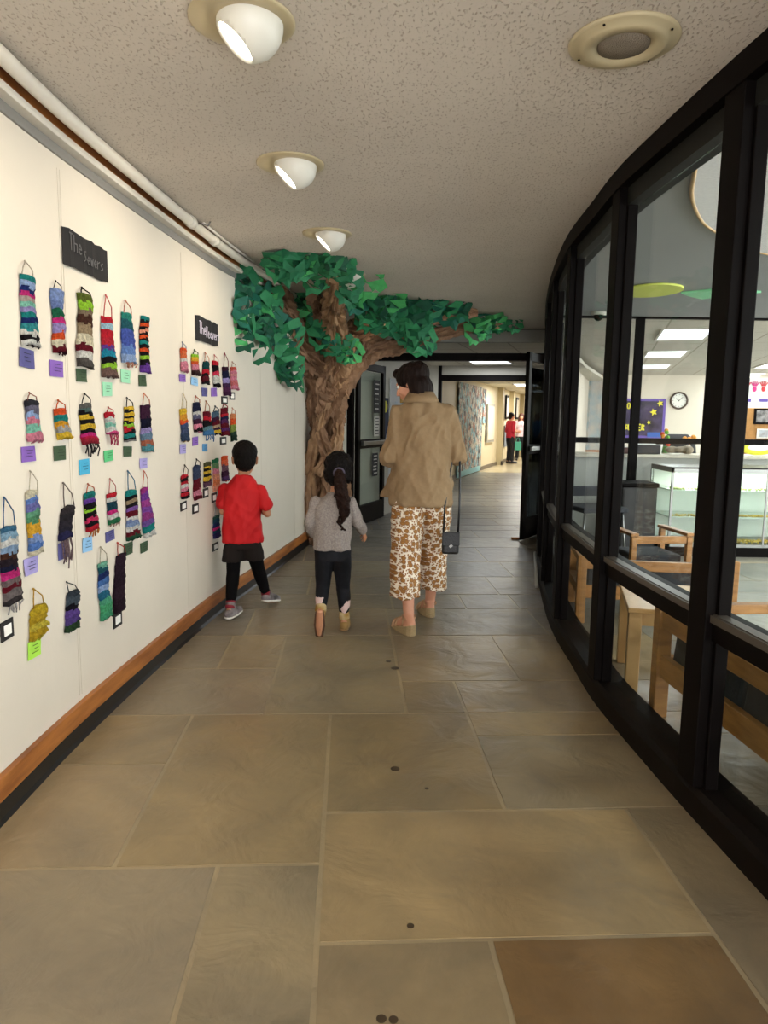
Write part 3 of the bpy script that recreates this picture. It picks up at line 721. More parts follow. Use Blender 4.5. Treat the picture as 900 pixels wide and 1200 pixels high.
# second row
item('charcoal topped pale blue and pink weaving with pink fringe', 15, (34, 468), (38, 515), ['#34333a', '#77738a', lb, pk, mt, pk], (32, 460, '#a5604f'), (pk, 6), (32, 532, 16, 18, PU), 'charcoal topped pale blue and pink weaving')
item('orange, teal and yellow weaving under an orange loop', 15, (68, 478), (73, 513), [or_, te, '#e8a72e', '#b5b2b2', ye], (66, 469, '#ef6a2c'), (ye, 4), (69, 531, 14, 17, DG), 'orange, teal and yellow weaving')
item('black, yellow and magenta weaving with a long grey fringe', 14, (98, 472), (103, 519), ['#6b6966', '#57706f', bk_, ye, bk_, ye, bk_, mg, '#c21f48', '#a82a3c'], (97, 461, '#15110f'), ('#2f2c2e', 19), (98, 547, 12, 18, CY), 'black, yellow and magenta weaving', taper=1.25)
item('small red, white and mint weaving with a hot pink fringe', 11, (126, 483), (129, 508), [rd, wh, mt, wh, '#e0508a'], (125, 477, '#d94848'), ('#d8466e', 16), (126, 534, 10.5, 13, BG), 'small red, white and mint weaving')
item('yellow and black pinstriped weaving with lime, red and teal bands', 11, (149.5, 476), (150, 516), [ye, bk_, ye, bk_, ye, bk_, lm, rd, bk_, te, bk_, gr], (147, 466, '#15110f'), None, (148.5, 529, 9.5, 12, DG), 'yellow and black pinstriped weaving')
item('maroon and midnight blue weaving with lavender tail and pale fringe', 11.5, (169, 474), (171, 528), [pl, pl, '#14152e', '#14152e', lv, '#6f8ba5', '#b86a50', '#5a9aa5'], (167, 461, pc), ('#ddd4cc', 4), (167, 543, 8.5, 12, LV), 'maroon and midnight blue weaving', lump=.8)
# third row
item('very long brown, pink and grey weaving with a tall blue loop at the left edge', 19, (7, 616), (11, 704), ['#3f6f8f', '#8fb4cf', wh, '#8fa9c9', br_, '#2b2028', '#1b1f3a', mg, '#7b6a6a', mn, '#7a7070', '#3a3436'], (2, 583, '#33608f'), ('#cfcaca', 16), (7, 738, 15, 23, 'bw'), 'long brown, pink and grey weaving', lump=1)
item('cream, blue and yellow weaving hanging by a long cream loop', 14, (35.5, 574), (38.5, 647), [cr, '#6f93dc', '#7d7cc0', '#6fae8a', '#5d9a72', '#efb53a', '#efb53a', '#8fa9e0', '#5f86cf', cr], (33, 552, '#e8dcc6'), (cr, 5), (35, 663, 16, 20, LV), 'cream, blue and yellow weaving', lump=.4)
item('charcoal to indigo weaving narrowing downwards with hanging strings', 16, (78, 592), (73, 630), ['#3a3437', '#2f2b30', '#35303a', '#2b2836', '#2c2b55'], (72, 566, '#8d8078'), ('#8d7478', 36), (73, 645, 12, 20, IN), 'charcoal to indigo weaving', taper=.75)
item('teal, black and pink weaving with lime centre and orange fringe', 13, (103, 576), (105.5, 620), [te, '#246f6b', pu, bk_, lm, bk_, '#e0356a', bk_, rd], (101, 567, '#e0643a'), ('#ec8a3a', 9), (101.5, 638, 11, 17, LB), 'teal, black and pink weaving with orange fringe', lump=.5)
item('red, teal and pink weaving with green tail on a pink loop', 11.5, (129, 577), (131, 611), [rd, wh, '#1c4452', '#1c4452', mg, mg, wh, '#2f7a52'], (127, 561, '#e08a86'), ('#cfa99a', 8), (128, 628, 10, 12, IN), 'red, teal and pink weaving')
item('lavender, white and maroon striped weaving with dark green end and blue loop', 12, (152, 573), (155, 630), [te, bk_, tn, bk_, '#8a5fae', mn, wh, '#7d8fc0', '#8fa6cf', wh, mn, '#24523a'], (148, 552, '#5a86a8'), ('#1f4a36', 4), (149.5, 643, 10, 14, DG), 'lavender, white and maroon weaving', taper=1.2)
item('magenta and violet mottled weaving with teal and white edge', 8.5, (167.5, 571), (173.5, 627), ['#a83a86', '#7a3f9e', '#b0489a', '#8a4fae', '#a0408c', '#7c5aa8', te, wh], (167, 552, '#e05a3a'), (wh, 3), (168, 641, 8.5, 12, DG), 'magenta and violet mottled weaving', taper=1.6)
# fourth row
item('lumpy mustard yellow weaving hanging lowest on a yellow loop', 17, (42, 709), (41, 744), ['#d9b92f', '#c9a72a', '#e0c94a', '#c9a72a'], (37, 690, '#dba83c'), ('#cdbb3a', 7), (39, 760, 15, 21, LI), 'mustard yellow weaving', lump=2.2)
item('charcoal, black and purple weaving with dark green tail', 13.5, (83, 692), (81, 736), ['#3a434d', '#4d5862', '#14121e', '#6b4f9e', '#5f4890', '#2f4a2f'], (76, 682, '#4a4f52'), ('#2b4a30', 5), (86, 731, 9, 14, PU), 'charcoal, black and purple weaving', lump=2)
item('slanting mint, navy and blue striped weaving low on the wall', 12, (118.5, 658), (122, 722), ['#7fc4a8', '#24606b', '#1f2f66', '#4f78b8', lb, '#2b6f8f', '#5fb890', '#52b07a', '#4aa67a'], (116, 641, '#d8cdb8'), ('#1f5a4a', 5), None, None)
item('long plain dark plum weaving on a red loop', 12.5, (140, 648), (137, 715), ['#33202e', '#2c1a28', '#35212f', '#2c1a28'], (136, 636, '#d05048'), ('#3a2430', 4), (137, 726, 10, 17, 'bw'), 'long plain dark plum weaving', taper=.9)
# far panel
item('orange and pale pink weaving first in the top row of the far panel', 7, (213.5, 408), (214.5, 435), [or_, '#f07a4a', wh, pk, pk], (212, 401, '#7d8fae'), (pk, 3), (213, 443, 7, 9, PU), 'orange and pale pink weaving', g=2)
item('rounded yellow-green, orange and brown weaving of the far panel', 8, (227, 415), (228, 439), [lm, '#efb53a', or_, pk, pk, '#3a2424'], (226.5, 410, '#3a4a2a'), ('#3a2424', 3), (227, 447, 8, 9, LB), 'rounded yellow-green and orange weaving', g=2)
item('dark teal, red and black weaving of the far panel', 7.5, (240.5, 424), (239, 450), ['#14484a', '#14484a', rd, bk_, '#5a1420', bk_], (239, 413, pc), None, (239, 459.5, 6.5, 10, IN), 'dark teal, red and black weaving', g=2)
item('red, black and white banded weaving of the far panel', 7, (251.5, 423), (252.5, 452), [rd, bk_, bk_, '#e03a5a', wh, wh, bk_], (250, 416, '#e08a86'), (bk_, 3), (250, 459.5, 6.5, 10, PU), 'red, black and white weaving', g=2)
item('tall navy to plum weaving on a dark red loop in the far panel', 7.5, (263, 430), (265, 463), ['#3a1a2c', '#1b1f3f', '#1b1f3f', lv, '#4a2a52', '#5a2a52', '#4a2444'], (262, 414, '#8f3a44'), None, (262.5, 469, 7, 9, 'bw'), 'tall navy to plum weaving', g=2)
item('salmon and pink ruffled weaving, last in the top row of the far panel', 7, (272.5, 430), (273.5, 456), ['#d9604f', pk, '#f0a0a0', pk, '#e0787a', pk], (271, 424, '#cfa08a'), None, (271.5, 464, 6, 9, 'bw'), 'salmon and pink ruffled weaving', g=2, lump=.6)
item('yellow, orange and slate blue weaving in the middle row of the far panel', 8, (213.5, 479), (215.5, 516), [ye, '#efa53a', or_, '#4a5a86', '#4a5578', '#3a4a66', '#3a4a66'], (213, 461, '#e0c9a0'), ('#a98a4a', 4), (213.5, 526, 7, 11, LV), 'yellow, orange and slate blue weaving', g=2)
item('navy, white and pink weaving of the middle row', 8.5, (229, 471), (230.5, 505), ['#1f2340', '#1f2340', wh, '#6b6a86', pl, pk, bk_], (228, 464, '#c2604a'), (pk, 3), (228, 517, 6.5, 10, PU), 'navy, white and pink weaving', g=2)
item('short red and black weaving ending in a ragged blue fringe', 8, (241, 482), (243, 509), [mn, rd, bk_, '#6b8f9a', '#4a7fb5'], (240, 470, '#c98a6a'), ('#4a80c0', 10), (239.5, 524.5, 6, 9, SB), 'short red and black weaving', g=2, taper=1.5)
item('slate, plum and beige weaving with yellow edge', 8.5, (251.5, 482), (252, 507), ['#4f6b80', '#4f6b80', pl, mn, '#c9a98a', pl, ye], (251, 476, '#3a4a52'), (bk_, 4), None, None, g=2)
item('crimson, navy and purple weaving beside the boy', 8.5, (262, 478), (262.5, 510), [mn, rd, '#1f2045', '#5a2a5a', mn, '#5a2a66', mn], (261, 473, '#a83a44'), None, (261, 516.5, 7, 9, 'bw'), 'crimson, navy and purple weaving', g=2)
item('thin orange to dark green weaving above the head of the boy', 6, (272, 485), (272.5, 516), ['#e08a5a', or_, '#8a9a4a', '#2f4a3a', '#24392f'], (271, 478, pc), None, None, None, g=2)
item('red, black and pink weaving first in the lowest row of the far panel', 8, (215, 556), (215.5, 583), [rd, bk_, rd, wh, pk, bk_, rd, bk_], (215, 545, '#2b2022'), None, (214.5, 593, 7, 10, 'bw'), 'red, black and pink weaving', g=2)
item('slate and maroon weaving with a pink band in the lowest row', 8, (229.5, 545), (230, 585), ['#3f4a66', '#3f4a66', mn, mn, pk, mn], (229, 538, '#2b2022'), None, (228.5, 596, 7, 11, 'bw'), 'slate and maroon weaving', g=2)
item('yellow and black zigzag weaving with plum tail', 8, (242, 541), (241.5, 569), ['#5a5a3a', ye, bk_, ye, bk_, ye, pl, '#6b4a5f'], None, None, (240.5, 577.5, 6, 11, 'bw'), 'yellow and black zigzag weaving', g=2)
item('green to peach to orange weaving in the lowest row', 7, (251.5, 537), (252.5, 574), ['#2f7a52', '#6f9a6a', pk, pc, '#f08a5a', pc], None, None, (250.5, 583, 6, 11, 'bw'), 'green to peach to orange weaving', g=2)
item('orange and plum weaving partly behind the head of the boy', 7, (262, 534), (263, 562), [or_, '#f0704a', '#7a5a6a', pl, '#5a3a6a'], None, (rd, 3), None, None, g=2)
item('dark teal and purple weaving hanging lowest on the far panel', 7.5, (252.5, 604), (252.5, 629), ['#2f5a4a', '#1f4a5f', '#24386b', mg, '#1f4a5f', '#2f2a5a'], (252, 590, '#9aa0a0'), None, (252, 640.5, 6.5, 9, 'bw'), 'dark teal and purple weaving', g=2)

# black paper signs with chalk lettering
def sign(px0, py0, px1, pyt1, pyb0, label, lines, colr, th):
    s0, zt = wl(px0, py0); s1, zt1 = wl(px1, pyt1); zb = wl(px0, pyb0)[1]; W_ = s1 - s0; zt = (zt + zt1) / 2 + .0; Hh = zt - zb
    e = wall_empty('paper_sign', s0, zb, .002); tag(e, label, 'sign')
    bm = bmesh.new(); n = 10; rows_ = []
    for j in range(2):
        for side in (0, 1):
            rows_.append([bm.verts.new((W_ * i / n, -.0025 - .010 * abs(math.sin(i * 1.3)) * (1 - side*0) - side * .0015, j * Hh + .008 * nz((i, j * 3, W_), 1))) for i in range(n + 1)])
    b0, f0, b1, f1 = rows_
    for i in range(n):
        for q in ((f0, f1), (b1, b0), (f1, b1), (b0, f0)): bm.faces.new((q[0][i], q[0][i+1], q[1][i+1], q[1][i]))
    for i in (0, n): bm.faces.new((f0[i], f1[i], b1[i], b0[i]))
    build('paper', bm, mat('black_sugar_paper', '#161315', .9, nscale=6, namt=.2), e)
    bm = bmesh.new(); hh = Hh * .34
    for k, (tx, x, z, h) in enumerate(lines):
        write(bm, tx, Vector((W_ * x, -.0165, Hh * z)), Vector((1, 0, 0)), Vector((0, 0, 1)), Hh * h, th)
    build('lettering', bm, mat('chalk_' + colr[1:], colr, .9), e)
sign(70.5, 265, 124, 294, 308, 'larger black paper sign with faint grey chalk lettering above the near panel', [('The', .08, .44, .46), ('Sewers', .38, .26, .38)], '#5d5b5c', .07)
sign(228, 369, 254.5, 380, 398, 'smaller black paper sign with white lettering above the far panel', [('The', .06, .30, .50), ('Weavers', .36, .22, .46)], '#cfc6d6', .08)

# ================================================================ PAPER TREE
def kraft():
    m = mat('crumpled_kraft_paper', '#967358', .75, nscale=5, col2='#664a36', spec=.3, bump=.6, bscale=22)
    return m
M_kraft = kraft(); M_kraft2 = mat('kraft_paper_light', '#a8835f', .7, nscale=4, col2='#7d5c42', bump=.5, bscale=26)
T0 = Vector((-.625, 7.56, 0))
tree = empty('paper_tree', T0); tag(tree, 'indoor tree of twisted brown kraft paper with green paper leaves beside the doorway', 'paper tree')
def paper_tube(bm, pts, rs, n=44, sub=9, amp=.16, twist=2.2, seed=0, mi=0):
    """crumpled twisted paper tube through pts"""
    P = []
    pts = [Vector(p) for p in pts]
    for i in range(len(pts) - 1):
        a = pts[max(i-1, 0)]; b = pts[i]; c = pts[i+1]; d = pts[min(i+2, len(pts)-1)]
        for k in range(sub):
            t = k / sub; P.append((.5*((2*b)+(c-a)*t+(2*a-5*b+4*c-d)*t*t+(3*b-a-3*c+d)*t**3), rs[i] + (rs[i+1]-rs[i]) * t))
    P.append((pts[-1], rs[-1])); rings = []; al = [0.0]
    for i in range(1, len(P)): al.append(al[-1] + (P[i][0] - P[i-1][0]).length)
    ref = Vector((0, 1, .1)).normalized()
    for i, (p, r) in enumerate(P):
        t = (P[min(i+1, len(P)-1)][0] - P[max(i-1, 0)][0]).normalized(); ax = t.cross(ref).normalized(); ay = ax.cross(t).normalized(); ref = -ay if ay.dot(ref) < 0 else ay
        ring = []
        for j in range(n):
            a = 2*PI*j/n; aa = a + twist * i / len(P)
            cs = Vector((math.cos(aa), math.sin(aa), 0))
            f = 1 + amp * (1.0 - abs(nz((cs.x * 2.2 + seed, cs.y * 2.2, al[i] * 2.2), 1)) * 3.0) + amp * .7 * (.5 - abs(nz((cs.x * 4.5, cs.y * 4.5 + seed, al[i] * 5.0), 1)) * 3) + amp * .25 * nz((cs.x * 9, cs.y * 9, al[i] * 16 + seed), 1)
            ring.append(bm.verts.new(p + (ax * math.cos(a) + ay * math.sin(a)) * r * f))
        rings.append(ring)
    skin(bm, rings, True, mi)
def local(p): return Vector(p) - T0
bm = bmesh.new()
paper_tube(bm, [(-.02, 0, 0), (-.03, 0, .25), (.0, 0, .6), (.0, -.01, .95), (.01, -.02, 1.25), (-.0, -.03, 1.5), (.0, -.04, 1.75)], [.17, .165, .14, .125, .127, .155, .23], n=110, sub=24, amp=.42, twist=2.0, seed=3)
# skirts of paper that reach to the floor
build('trunk', bm, M_kraft, tree)
for k, (a0, z1, r0, tw) in enumerate(((-2.9, 1.05, .19, .2), (-2.2, .9, .2, -.2), (-1.5, 1.15, .19, .15), (-.8, .85, .19, -.1), (-.2, 1.0, .18, .2), (-2.6, 1.55, .18, 1.3), (-1.0, 1.5, .185, -1.4), (-1.9, 1.4, .18, 1.8))):
    bm = bmesh.new(); a1 = a0 + tw
    lowz = .11 if k < 5 else .75
    paper_tube(bm, [(math.cos(a0)*(r0+.03), math.sin(a0)*(r0+.03), lowz), (math.cos((a0+a1)/2)*(r0+.03), math.sin((a0+a1)/2)*(r0+.03), (lowz+z1)/2), (math.cos(a1)*r0*.8, math.sin(a1)*r0*.8, z1)], [.055, .05, .03], n=20, sub=12, amp=.5, twist=1.4, seed=k*7+1)
    build('paper_wrap', bm, M_kraft2 if k % 2 else M_kraft, tree)
P = lambda px, py, z: None
brs = [  # world points, radii
 ([(-.54, 8.05, 1.6), (-.44, 7.85, 1.85), (-.36, 7.6, 2.08), (-.25, 7.45, 2.26)], [.09, .06, .04, .012]),
 ([(-.62, 8.05, 1.7), (-.58, 7.75, 2.0), (-.60, 7.3, 2.22), (-.62, 6.9, 2.34), (-.66, 6.4, 2.38)], [.12, .085, .08, .07, .04]),
 ([(-.62, 8.1, 1.55), (-.74, 7.85, 1.85), (-.86, 7.45, 2.05), (-.90, 7.0, 2.22), (-.90, 6.5, 2.33), (-.9, 6.0, 2.38)], [.17, .13, .10, .09, .075, .05]),
 ([(-.56, 8.1, 1.6), (-.52, 7.8, 1.95), (-.50, 7.3, 2.2), (-.48, 6.7, 2.32), (-.42, 6.0, 2.36), (-.40, 5.5, 2.38)], [.14, .105, .095, .085, .07, .04]),
 ([(-.52, 8.1, 1.6), (-.36, 8.0, 1.92), (-.20, 7.8, 2.16), (.0, 7.5, 2.3), (.2, 7.2, 2.36)], [.11, .085, .07, .055, .04]),
 ([(-.50, 8.15, 1.7), (-.20, 8.15, 2.02), (.15, 8.1, 2.12), (.55, 8.0, 2.24), (.95, 7.95, 2.34), (1.25, 8.0, 2.36)], [.12, .09, .07, .06, .05, .025]),
 ([(-.60, 8.1, 1.7), (-.55, 8.15, 2.1), (-.3, 8.2, 2.32), (.1, 8.2, 2.38), (.5, 8.1, 2.39)], [.13, .10, .08, .06, .04]),
 ([(-.30, 8.1, 2.2), (.15, 7.6, 2.34), (.6, 7.4, 2.38), (.9, 7.3, 2.40)], [.12, .10, .07, .03]),
 ([(-.66, 8.1, 1.8), (-.70, 7.8, 2.2), (-.68, 7.3, 2.36), (-.7, 6.8, 2.38)], [.14, .14, .11, .05]),
]
for k, (pts, rs) in enumerate(brs):
    nb = len(pts); pts = [Vector(p) - Vector((0, .56 * (1 - i_ / (nb - 1)), 0)) for i_, p in enumerate(pts)]
    bm = bmesh.new(); paper_tube(bm, [local(p) for p in pts], rs, n=48, sub=12, amp=.38, twist=3 if k % 2 else -3, seed=20 + k)
    for v in bm.verts:
        if v.co.z > 2.44: v.co.z = 2.44
    build('branch', bm, M_kraft if k % 3 else M_kraft2, tree)
GRN = [mat('leaf_green_' + n, c, .65, nscale=14, namt=.25, spec=.3, bump=.5, bscale=30) for n, c in (('deep', '#1f6b46'), ('mid', '#2c8050'), ('light', '#46a35c'), ('dark', '#15503a'), ('bluish', '#1c6652'))]
def leaf_shape(bm, c, size, nrm, up, rnd, mi):
    """five lobed folded paper leaf with thickness"""
    nrm = nrm.normalized(); up = (up - nrm * up.dot(nrm)).normalized(); rt = up.cross(nrm)
    prof = [(0, -.58), (.20, -.52), (.46, -.42), (.44, -.16), (.58, .06), (.42, .24), (.32, .46), (.12, .48), (0, .66)]
    out = prof + [(-x, y) for x, y in prof[-2:0:-1]]
    f1, cur = rnd.uniform(.25, .6), rnd.uniform(-.35, .5)
    def pt(x, y, s):
        z = -abs(x) * f1 + cur * y * y + .09 * nz((x * 3 + c.x * 9, y * 3, c.z * 9), 1)
        return c + (rt * x + up * y + nrm * z) * size + nrm * (s * .0035)
    cen = [bm.verts.new(pt(0, y, s)) for s in (0, 1) for y in (-.3, .05, .35)]
    A = [bm.verts.new(pt(x, y, 0)) for x, y in out]; B = [bm.verts.new(pt(x, y, 1)) for x, y in out]; n = len(out)
    fs = []
    for i in range(n):
        j = (i + 1) % n; y = (out[i][1] + out[j][1]) / 2; k = 0 if y < -.12 else (1 if y < .2 else 2)
        fs.append(bm.faces.new((A[j], A[i], cen[k]))); fs.append(bm.faces.new((B[i], B[j], cen[k+3]))); fs.append(bm.faces.new((A[i], A[j], B[j], B[i])))
    for a, b in ((0, 1), (1, 2)):
        pass
    for f in fs: f.material_index = mi
def cluster(specs, seed, parent=tree, size=.15):
    size *= 1.55
    """specs: list of (world centre, spread, count, facing)"""
    rnd = random.Random(seed); bm = bmesh.new()
    for c, sp, n, face in specs:
        for _ in range(max(2, round(n * .62))):
            p = Vector(c) + Vector((rnd.uniform(-1, 1) * sp[0], rnd.uniform(-1, 1) * sp[1], rnd.uniform(-1, 1) * sp[2])) - T0
            p.z = min(p.z, 2.41)
            nn = Vector(face) + Vector((rnd.uniform(-.55, .55), rnd.uniform(-.5, .5), rnd.uniform(-.55, .55)))
            leaf_shape(bm, p, size * rnd.uniform(.75, 1.25), nn, Vector((rnd.uniform(-.8, .8), rnd.uniform(-.5, .5), -1)), rnd, rnd.choice((0, 0, 1, 1, 2, 3, 4)))
    build('leaf_cluster', bm, GRN, parent)
def W(px, py, off=.05):
    s, z = wl(px, py); return LP(s, z, off)
wn_ = (.85, -.5, -.1)
cluster([(W(279, 332), (.04, .08, .07), 7, wn_), (W(277, 360), (.03, .08, .08), 6, wn_), (W(276, 392, .04), (.02, .05, .07), 4, wn_)], 1, size=.15)
cluster([(W(295, 340), (.04, .1, .06), 8, wn_), (W(298, 365), (.04, .12, .07), 8, wn_), (W(299, 395), (.03, .07, .09), 6, wn_), (W(310, 350), (.05, .12, .08), 8, wn_)], 2, size=.16)
cluster([(W(322, 395, .12), (.05, .12, .06), 6, wn_), (W(325, 425, .10), (.04, .1, .09), 8, wn_), (W(334, 440, .10), (.03, .1, .05), 4, wn_), (W(312, 378, .08), (.04, .08, .05), 4, wn_)], 3, size=.16)
up_ = (.0, -.75, -.65)
cluster([(at(345, 302, 5.15), (.12, .15, .04), 10, up_), (at(375, 304, 5.2), (.14, .15, .05), 12, up_), (at(392, 308, 5.2), (.08, .12, .04), 5, up_)], 4, size=.15)
cluster([(at(372, 322, 5.5), (.12, .12, .04), 5, up_), (at(398, 335, 5.65), (.10, .1, .04), 5, up_), (at(424, 310, 5.85), (.06, .1, .02), 3, up_), (at(440, 364, 6.7), (.12, .1, .03), 8, up_), (at(330, 312, 5.1), (.06, .1, .03), 3, up_)], 5, size=.15)
cluster([(at(380, 385, 6.9), (.06, .08, .10), 8, (.2, -1, -.2)), (at(388, 404, 6.9), (.06, .1, .08), 4, (.2, -1, -.2)), (at(340, 350, 6.6), (.12, .2, .04), 6, up_), (at(362, 352, 6.8), (.08, .15, .03), 4, up_)], 6, size=.17)
cluster([(at(415, 342, 6.6), (.16, .15, .03), 6, up_), (at(440, 348, 6.7), (.2, .15, .03), 9, up_), (at(468, 346, 6.8), (.15, .15, .03), 6, up_)], 7, size=.19)
cluster([(at(487, 354, 6.9), (.13, .10, .08), 11, (.1, -1, -.3)), (at(490, 376, 7.0), (.08, .08, .09), 11, (.1, -1, -.3)), (at(495, 396, 7.1), (.04, .06, .08), 5, (.1, -1, -.2)), (at(525, 348, 7.0), (.12, .1, .04), 7, up_), (at(530, 358, 7.1), (.04, .05, .06), 3, (.1, -1, -.2))], 8, size=.19)
cluster([(at(560, 385, 7.7), (.12, .1, .05), 7, (.1, -1, -.3)), (at(578, 383, 7.75), (.12, .1, .04), 7, (.1, -1, -.3)), (at(598, 378, 8.1), (.1, .06, .02), 5, (.1, -1, -.3)), (at(520, 386, 7.8), (.05, .1, .05), 3, (.1, -1, -.3))], 9, size=.14)
cluster([(at(428, 372, 7.0), (.06, .08, .03), 5, (.1, -1, -.3)), (at(448, 378, 7.0), (.05, .08, .03), 5, (.1, -1, -.3)), (at(478, 392, 7.1), (.04, .08, .03), 3, (.1, -1, -.3)), (at(410, 410, 7.1), (.05, .05, .06), 6, (.1, -1, -.1)), (at(502, 403, 7.8), (.02, .04, .04), 2, (.1, -1, 0))], 10, size=.15)

# ================================================================ LOUNGE FURNITURE BEHIND THE GLASS
M_cush = mat('charcoal_cushion', '#24262b', .8, bump=.3, bscale=60)
def rot_empty(name, x, y, a): return empty(name, (x, y, 0), a)
t = rot_empty('side_table', 1.46, 3.58, math.radians(-14)); tag(t, 'low pale maple side table seen through the lower window pane', 'table')
bm = bmesh.new(); box(bm, (0, 0, .437), (.42, .60, .026)); build('table_top', bm, M_maple, t, bevel=.006)
bm = bmesh.new()
for sx in (-1, 1): box(bm, (sx*.17, 0, .39), (.025, .48, .065))
for sy in (-1, 1): box(bm, (0, sy*.25, .39), (.32, .025, .065))
build('apron', bm, M_maple, t)
for sx in (-1, 1):
    for sy in (-1, 1):
        bm = bmesh.new(); box(bm, (sx*.17, sy*.25, .212), (.062, .062, .424)); build('leg', bm, M_maple, t, bevel=.004)
M_oak = mat('honey_oak', '#b07b40', .45, nscale=4, col2='#8f5f2c', stretch=(1, 1, 6))
def settee(name, x, y, a, length, label, depth=.62):
    """local x along the length, back at y=0, seat towards +y"""
    e = rot_empty(name, x, y, a); tag(e, label, 'settee'); e.scale = (1, 1, .87)
    for sx in (0, 1):
        X = sx * length
        bm = bmesh.new()
        for Y in (.03, depth - .03): box(bm, (X, Y, .26), (.06, .065, .52))
        box(bm, (X, depth/2, .505), (.06, depth, .045)); box(bm, (X, depth/2, .245), (.05, depth - .1, .075)); build('arm_frame', bm, M_oak, e, bevel=.005)
    for z, h in ((.46, .075), (.245, .10)):
        bm = bmesh.new(); box(bm, (length/2, .03, z), (length, .035, h)); build('back_rail', bm, M_oak, e, bevel=.004)
    bm = bmesh.new(); box(bm, (length/2, depth - .03, .245), (length, .035, .10)); build('front_rail', bm, M_oak, e, bevel=.004)
    n = max(1, round(length / .65))
    for k in range(n):
        w_ = (length - .08) / n; bm = bmesh.new(); box(bm, (.04 + w_*(k+.5), depth/2 + .04, .33), (w_ - .01, depth - .12, .11)); build('seat_cushion', bm, M_cush, e, bevel=.02)
        bm = bmesh.new(); box(bm, (.04 + w_*(k+.5), .11, .37), (w_ - .01, .09, .22), RX(-.1)); build('back_cushion', bm, M_cush, e, bevel=.02)
    return e
settee('settee', 1.245, 3.13, -PI/2 + .07, 1.75, 'wood framed settee with charcoal cushions backing onto the nearest glass pane').scale = (1, 1, 1)
settee('settee', 1.32, 4.62, -.15, .95, 'wood framed settee with charcoal cushions beyond the low maple table')
def armchair(x, y, a, label, m=M_oak):
    e = rot_empty('wooden_chair', x, y, a); tag(e, label, 'chair'); e.scale = (.85, .85, .82)
    for sx in (-1, 1):
        bm = bmesh.new(); box(bm, (sx*.26, 0, .29), (.05, .05, .58)); build('leg', bm, m, e, bevel=.004)
        bm = bmesh.new(); box(bm, (sx*.26, .5, .29), (.05, .05, .58)); build('leg', bm, m, e, bevel=.004)
        bm = bmesh.new(); box(bm, (sx*.26, .25, .60), (.07, .56, .03)); build('armrest', bm, m, e, bevel=.004)
    bm = bmesh.new(); box(bm, (0, 0, .55), (.47, .03, .07)); box(bm, (0, 0, .30), (.47, .03, .08)); build('back_rail', bm, m, e, bevel=.004)
    bm = bmesh.new(); box(bm, (0, .26, .35), (.45, .44, .10)); build('seat_cushion', bm, M_cush, e, bevel=.02)
armchair(2.12, 5.35, .1, 'orange wooden armchair standing in front of the dark bin')
# chrome legged chair
e = rot_empty('chrome_chair', 2.02, 6.75, .2); tag(e, 'black seated chair on thin chrome legs near the far end of the lounge', 'chair')
bm = bmesh.new(); box(bm, (0, 0, .52), (.46, .44, .05)); build('seat', bm, M_cush, e, bevel=.015)
bm = bmesh.new(); box(bm, (0, .23, .66), (.44, .03, .10), RX(.15)); build('backrest', bm, M_cush, e, bevel=.01)
for sx in (-1, 1):
    for sy in (-1, 1):
        bm = bmesh.new(); tube(bm, [(sx*.19, sy*.17, .5), (sx*.23, sy*.21, .01)], .011, 8); build('leg', bm, M_alu, e, smooth=True)
# glass display case
X0, X1, Y0, Y1, Zb, Zt = 2.86, 4.95, 7.05, 7.62, .10, .90
e = empty('display_case', ((X0+X1)/2, (Y0+Y1)/2, 0)); tag(e, 'long glass display case with shelves edged in gold pebbles behind the lounge', 'display case'); L0 = Vector(e.location)
def B(bm, x0, x1, y0, y1, z0, z1, mi=0): box(bm, Vector(((x0+x1)/2, (y0+y1)/2, (z0+z1)/2)) - L0, (x1-x0, y1-y0, z1-z0), None, mi)
bm = bmesh.new(); B(bm, X0, X1, Y0+.02, Y1, 0, Zb); build('plinth', bm, M_black, e)
bm = bmesh.new(); B(bm, X0, X1, Y0, Y1, Zb, Zb+.03); B(bm, X0, X1, Y0, Y0+.025, Zt-.05, Zt); B(bm, X0, X0+.02, Y0, Y1, Zt-.05, Zt); B(bm, X0, X0+.02, Y0, Y0+.02, Zb, Zt); B(bm, X0, X0+.02, Y1-.02, Y1, Zb, Zt); B(bm, X1-.02, X1, Y0, Y0+.02, Zb, Zt)
B(bm, X0+.95, X0+.965, Y0, Y0+.015, Zb, Zt); B(bm, X0, X1, Y0, Y1, Zt-.012, Zt); build('metal_frame', bm, M_alu, e)
bm = bmesh.new(); B(bm, X0+.02, X1, Y1-.03, Y1-.01, Zb+.03, Zt-.02); build('back_panel', bm, mat('pale_mint_board', '#eef0ea', .6), e)
for z in (.39, .66):
    bm = bmesh.new(); B(bm, X0+.02, X1-.02, Y0+.06, Y1-.04, z, z+.010); build('shelf', bm, mat('greenish_glass_shelf', '#dfe8df', .2), e)
rnd = random.Random(8)
for z, nn, c in ((.13, 420, '#c9a948'), (.40, 200, '#c6a84f'), (.67, 120, '#a9b56a')):
    bm = bmesh.new()
    for k in range(nn):
        p = Vector((rnd.uniform(X0+.04, X1-.04), Y0 + .065 + abs(rnd.gauss(0, .03 if z > .2 else .06)), z + .008 + rnd.uniform(0, .02 if z < .2 else .008))) - L0
        g = bmesh.ops.create_icosphere(bm, subdivisions=1, radius=rnd.uniform(.009, .016), matrix=Matrix.Translation(p))
    o = build('pebble_bed', bm, mat('gold_pebbles_' + c[1:], c, .4), e); o['kind'] = 'stuff'
bm = bmesh.new(); B(bm, X0+.02, X1-.02, Y0+.004, Y0+.009, Zb+.03, Zt-.05); build('front_glass', bm, glass_mat('case_glass', '#f6faf7', .5), e)
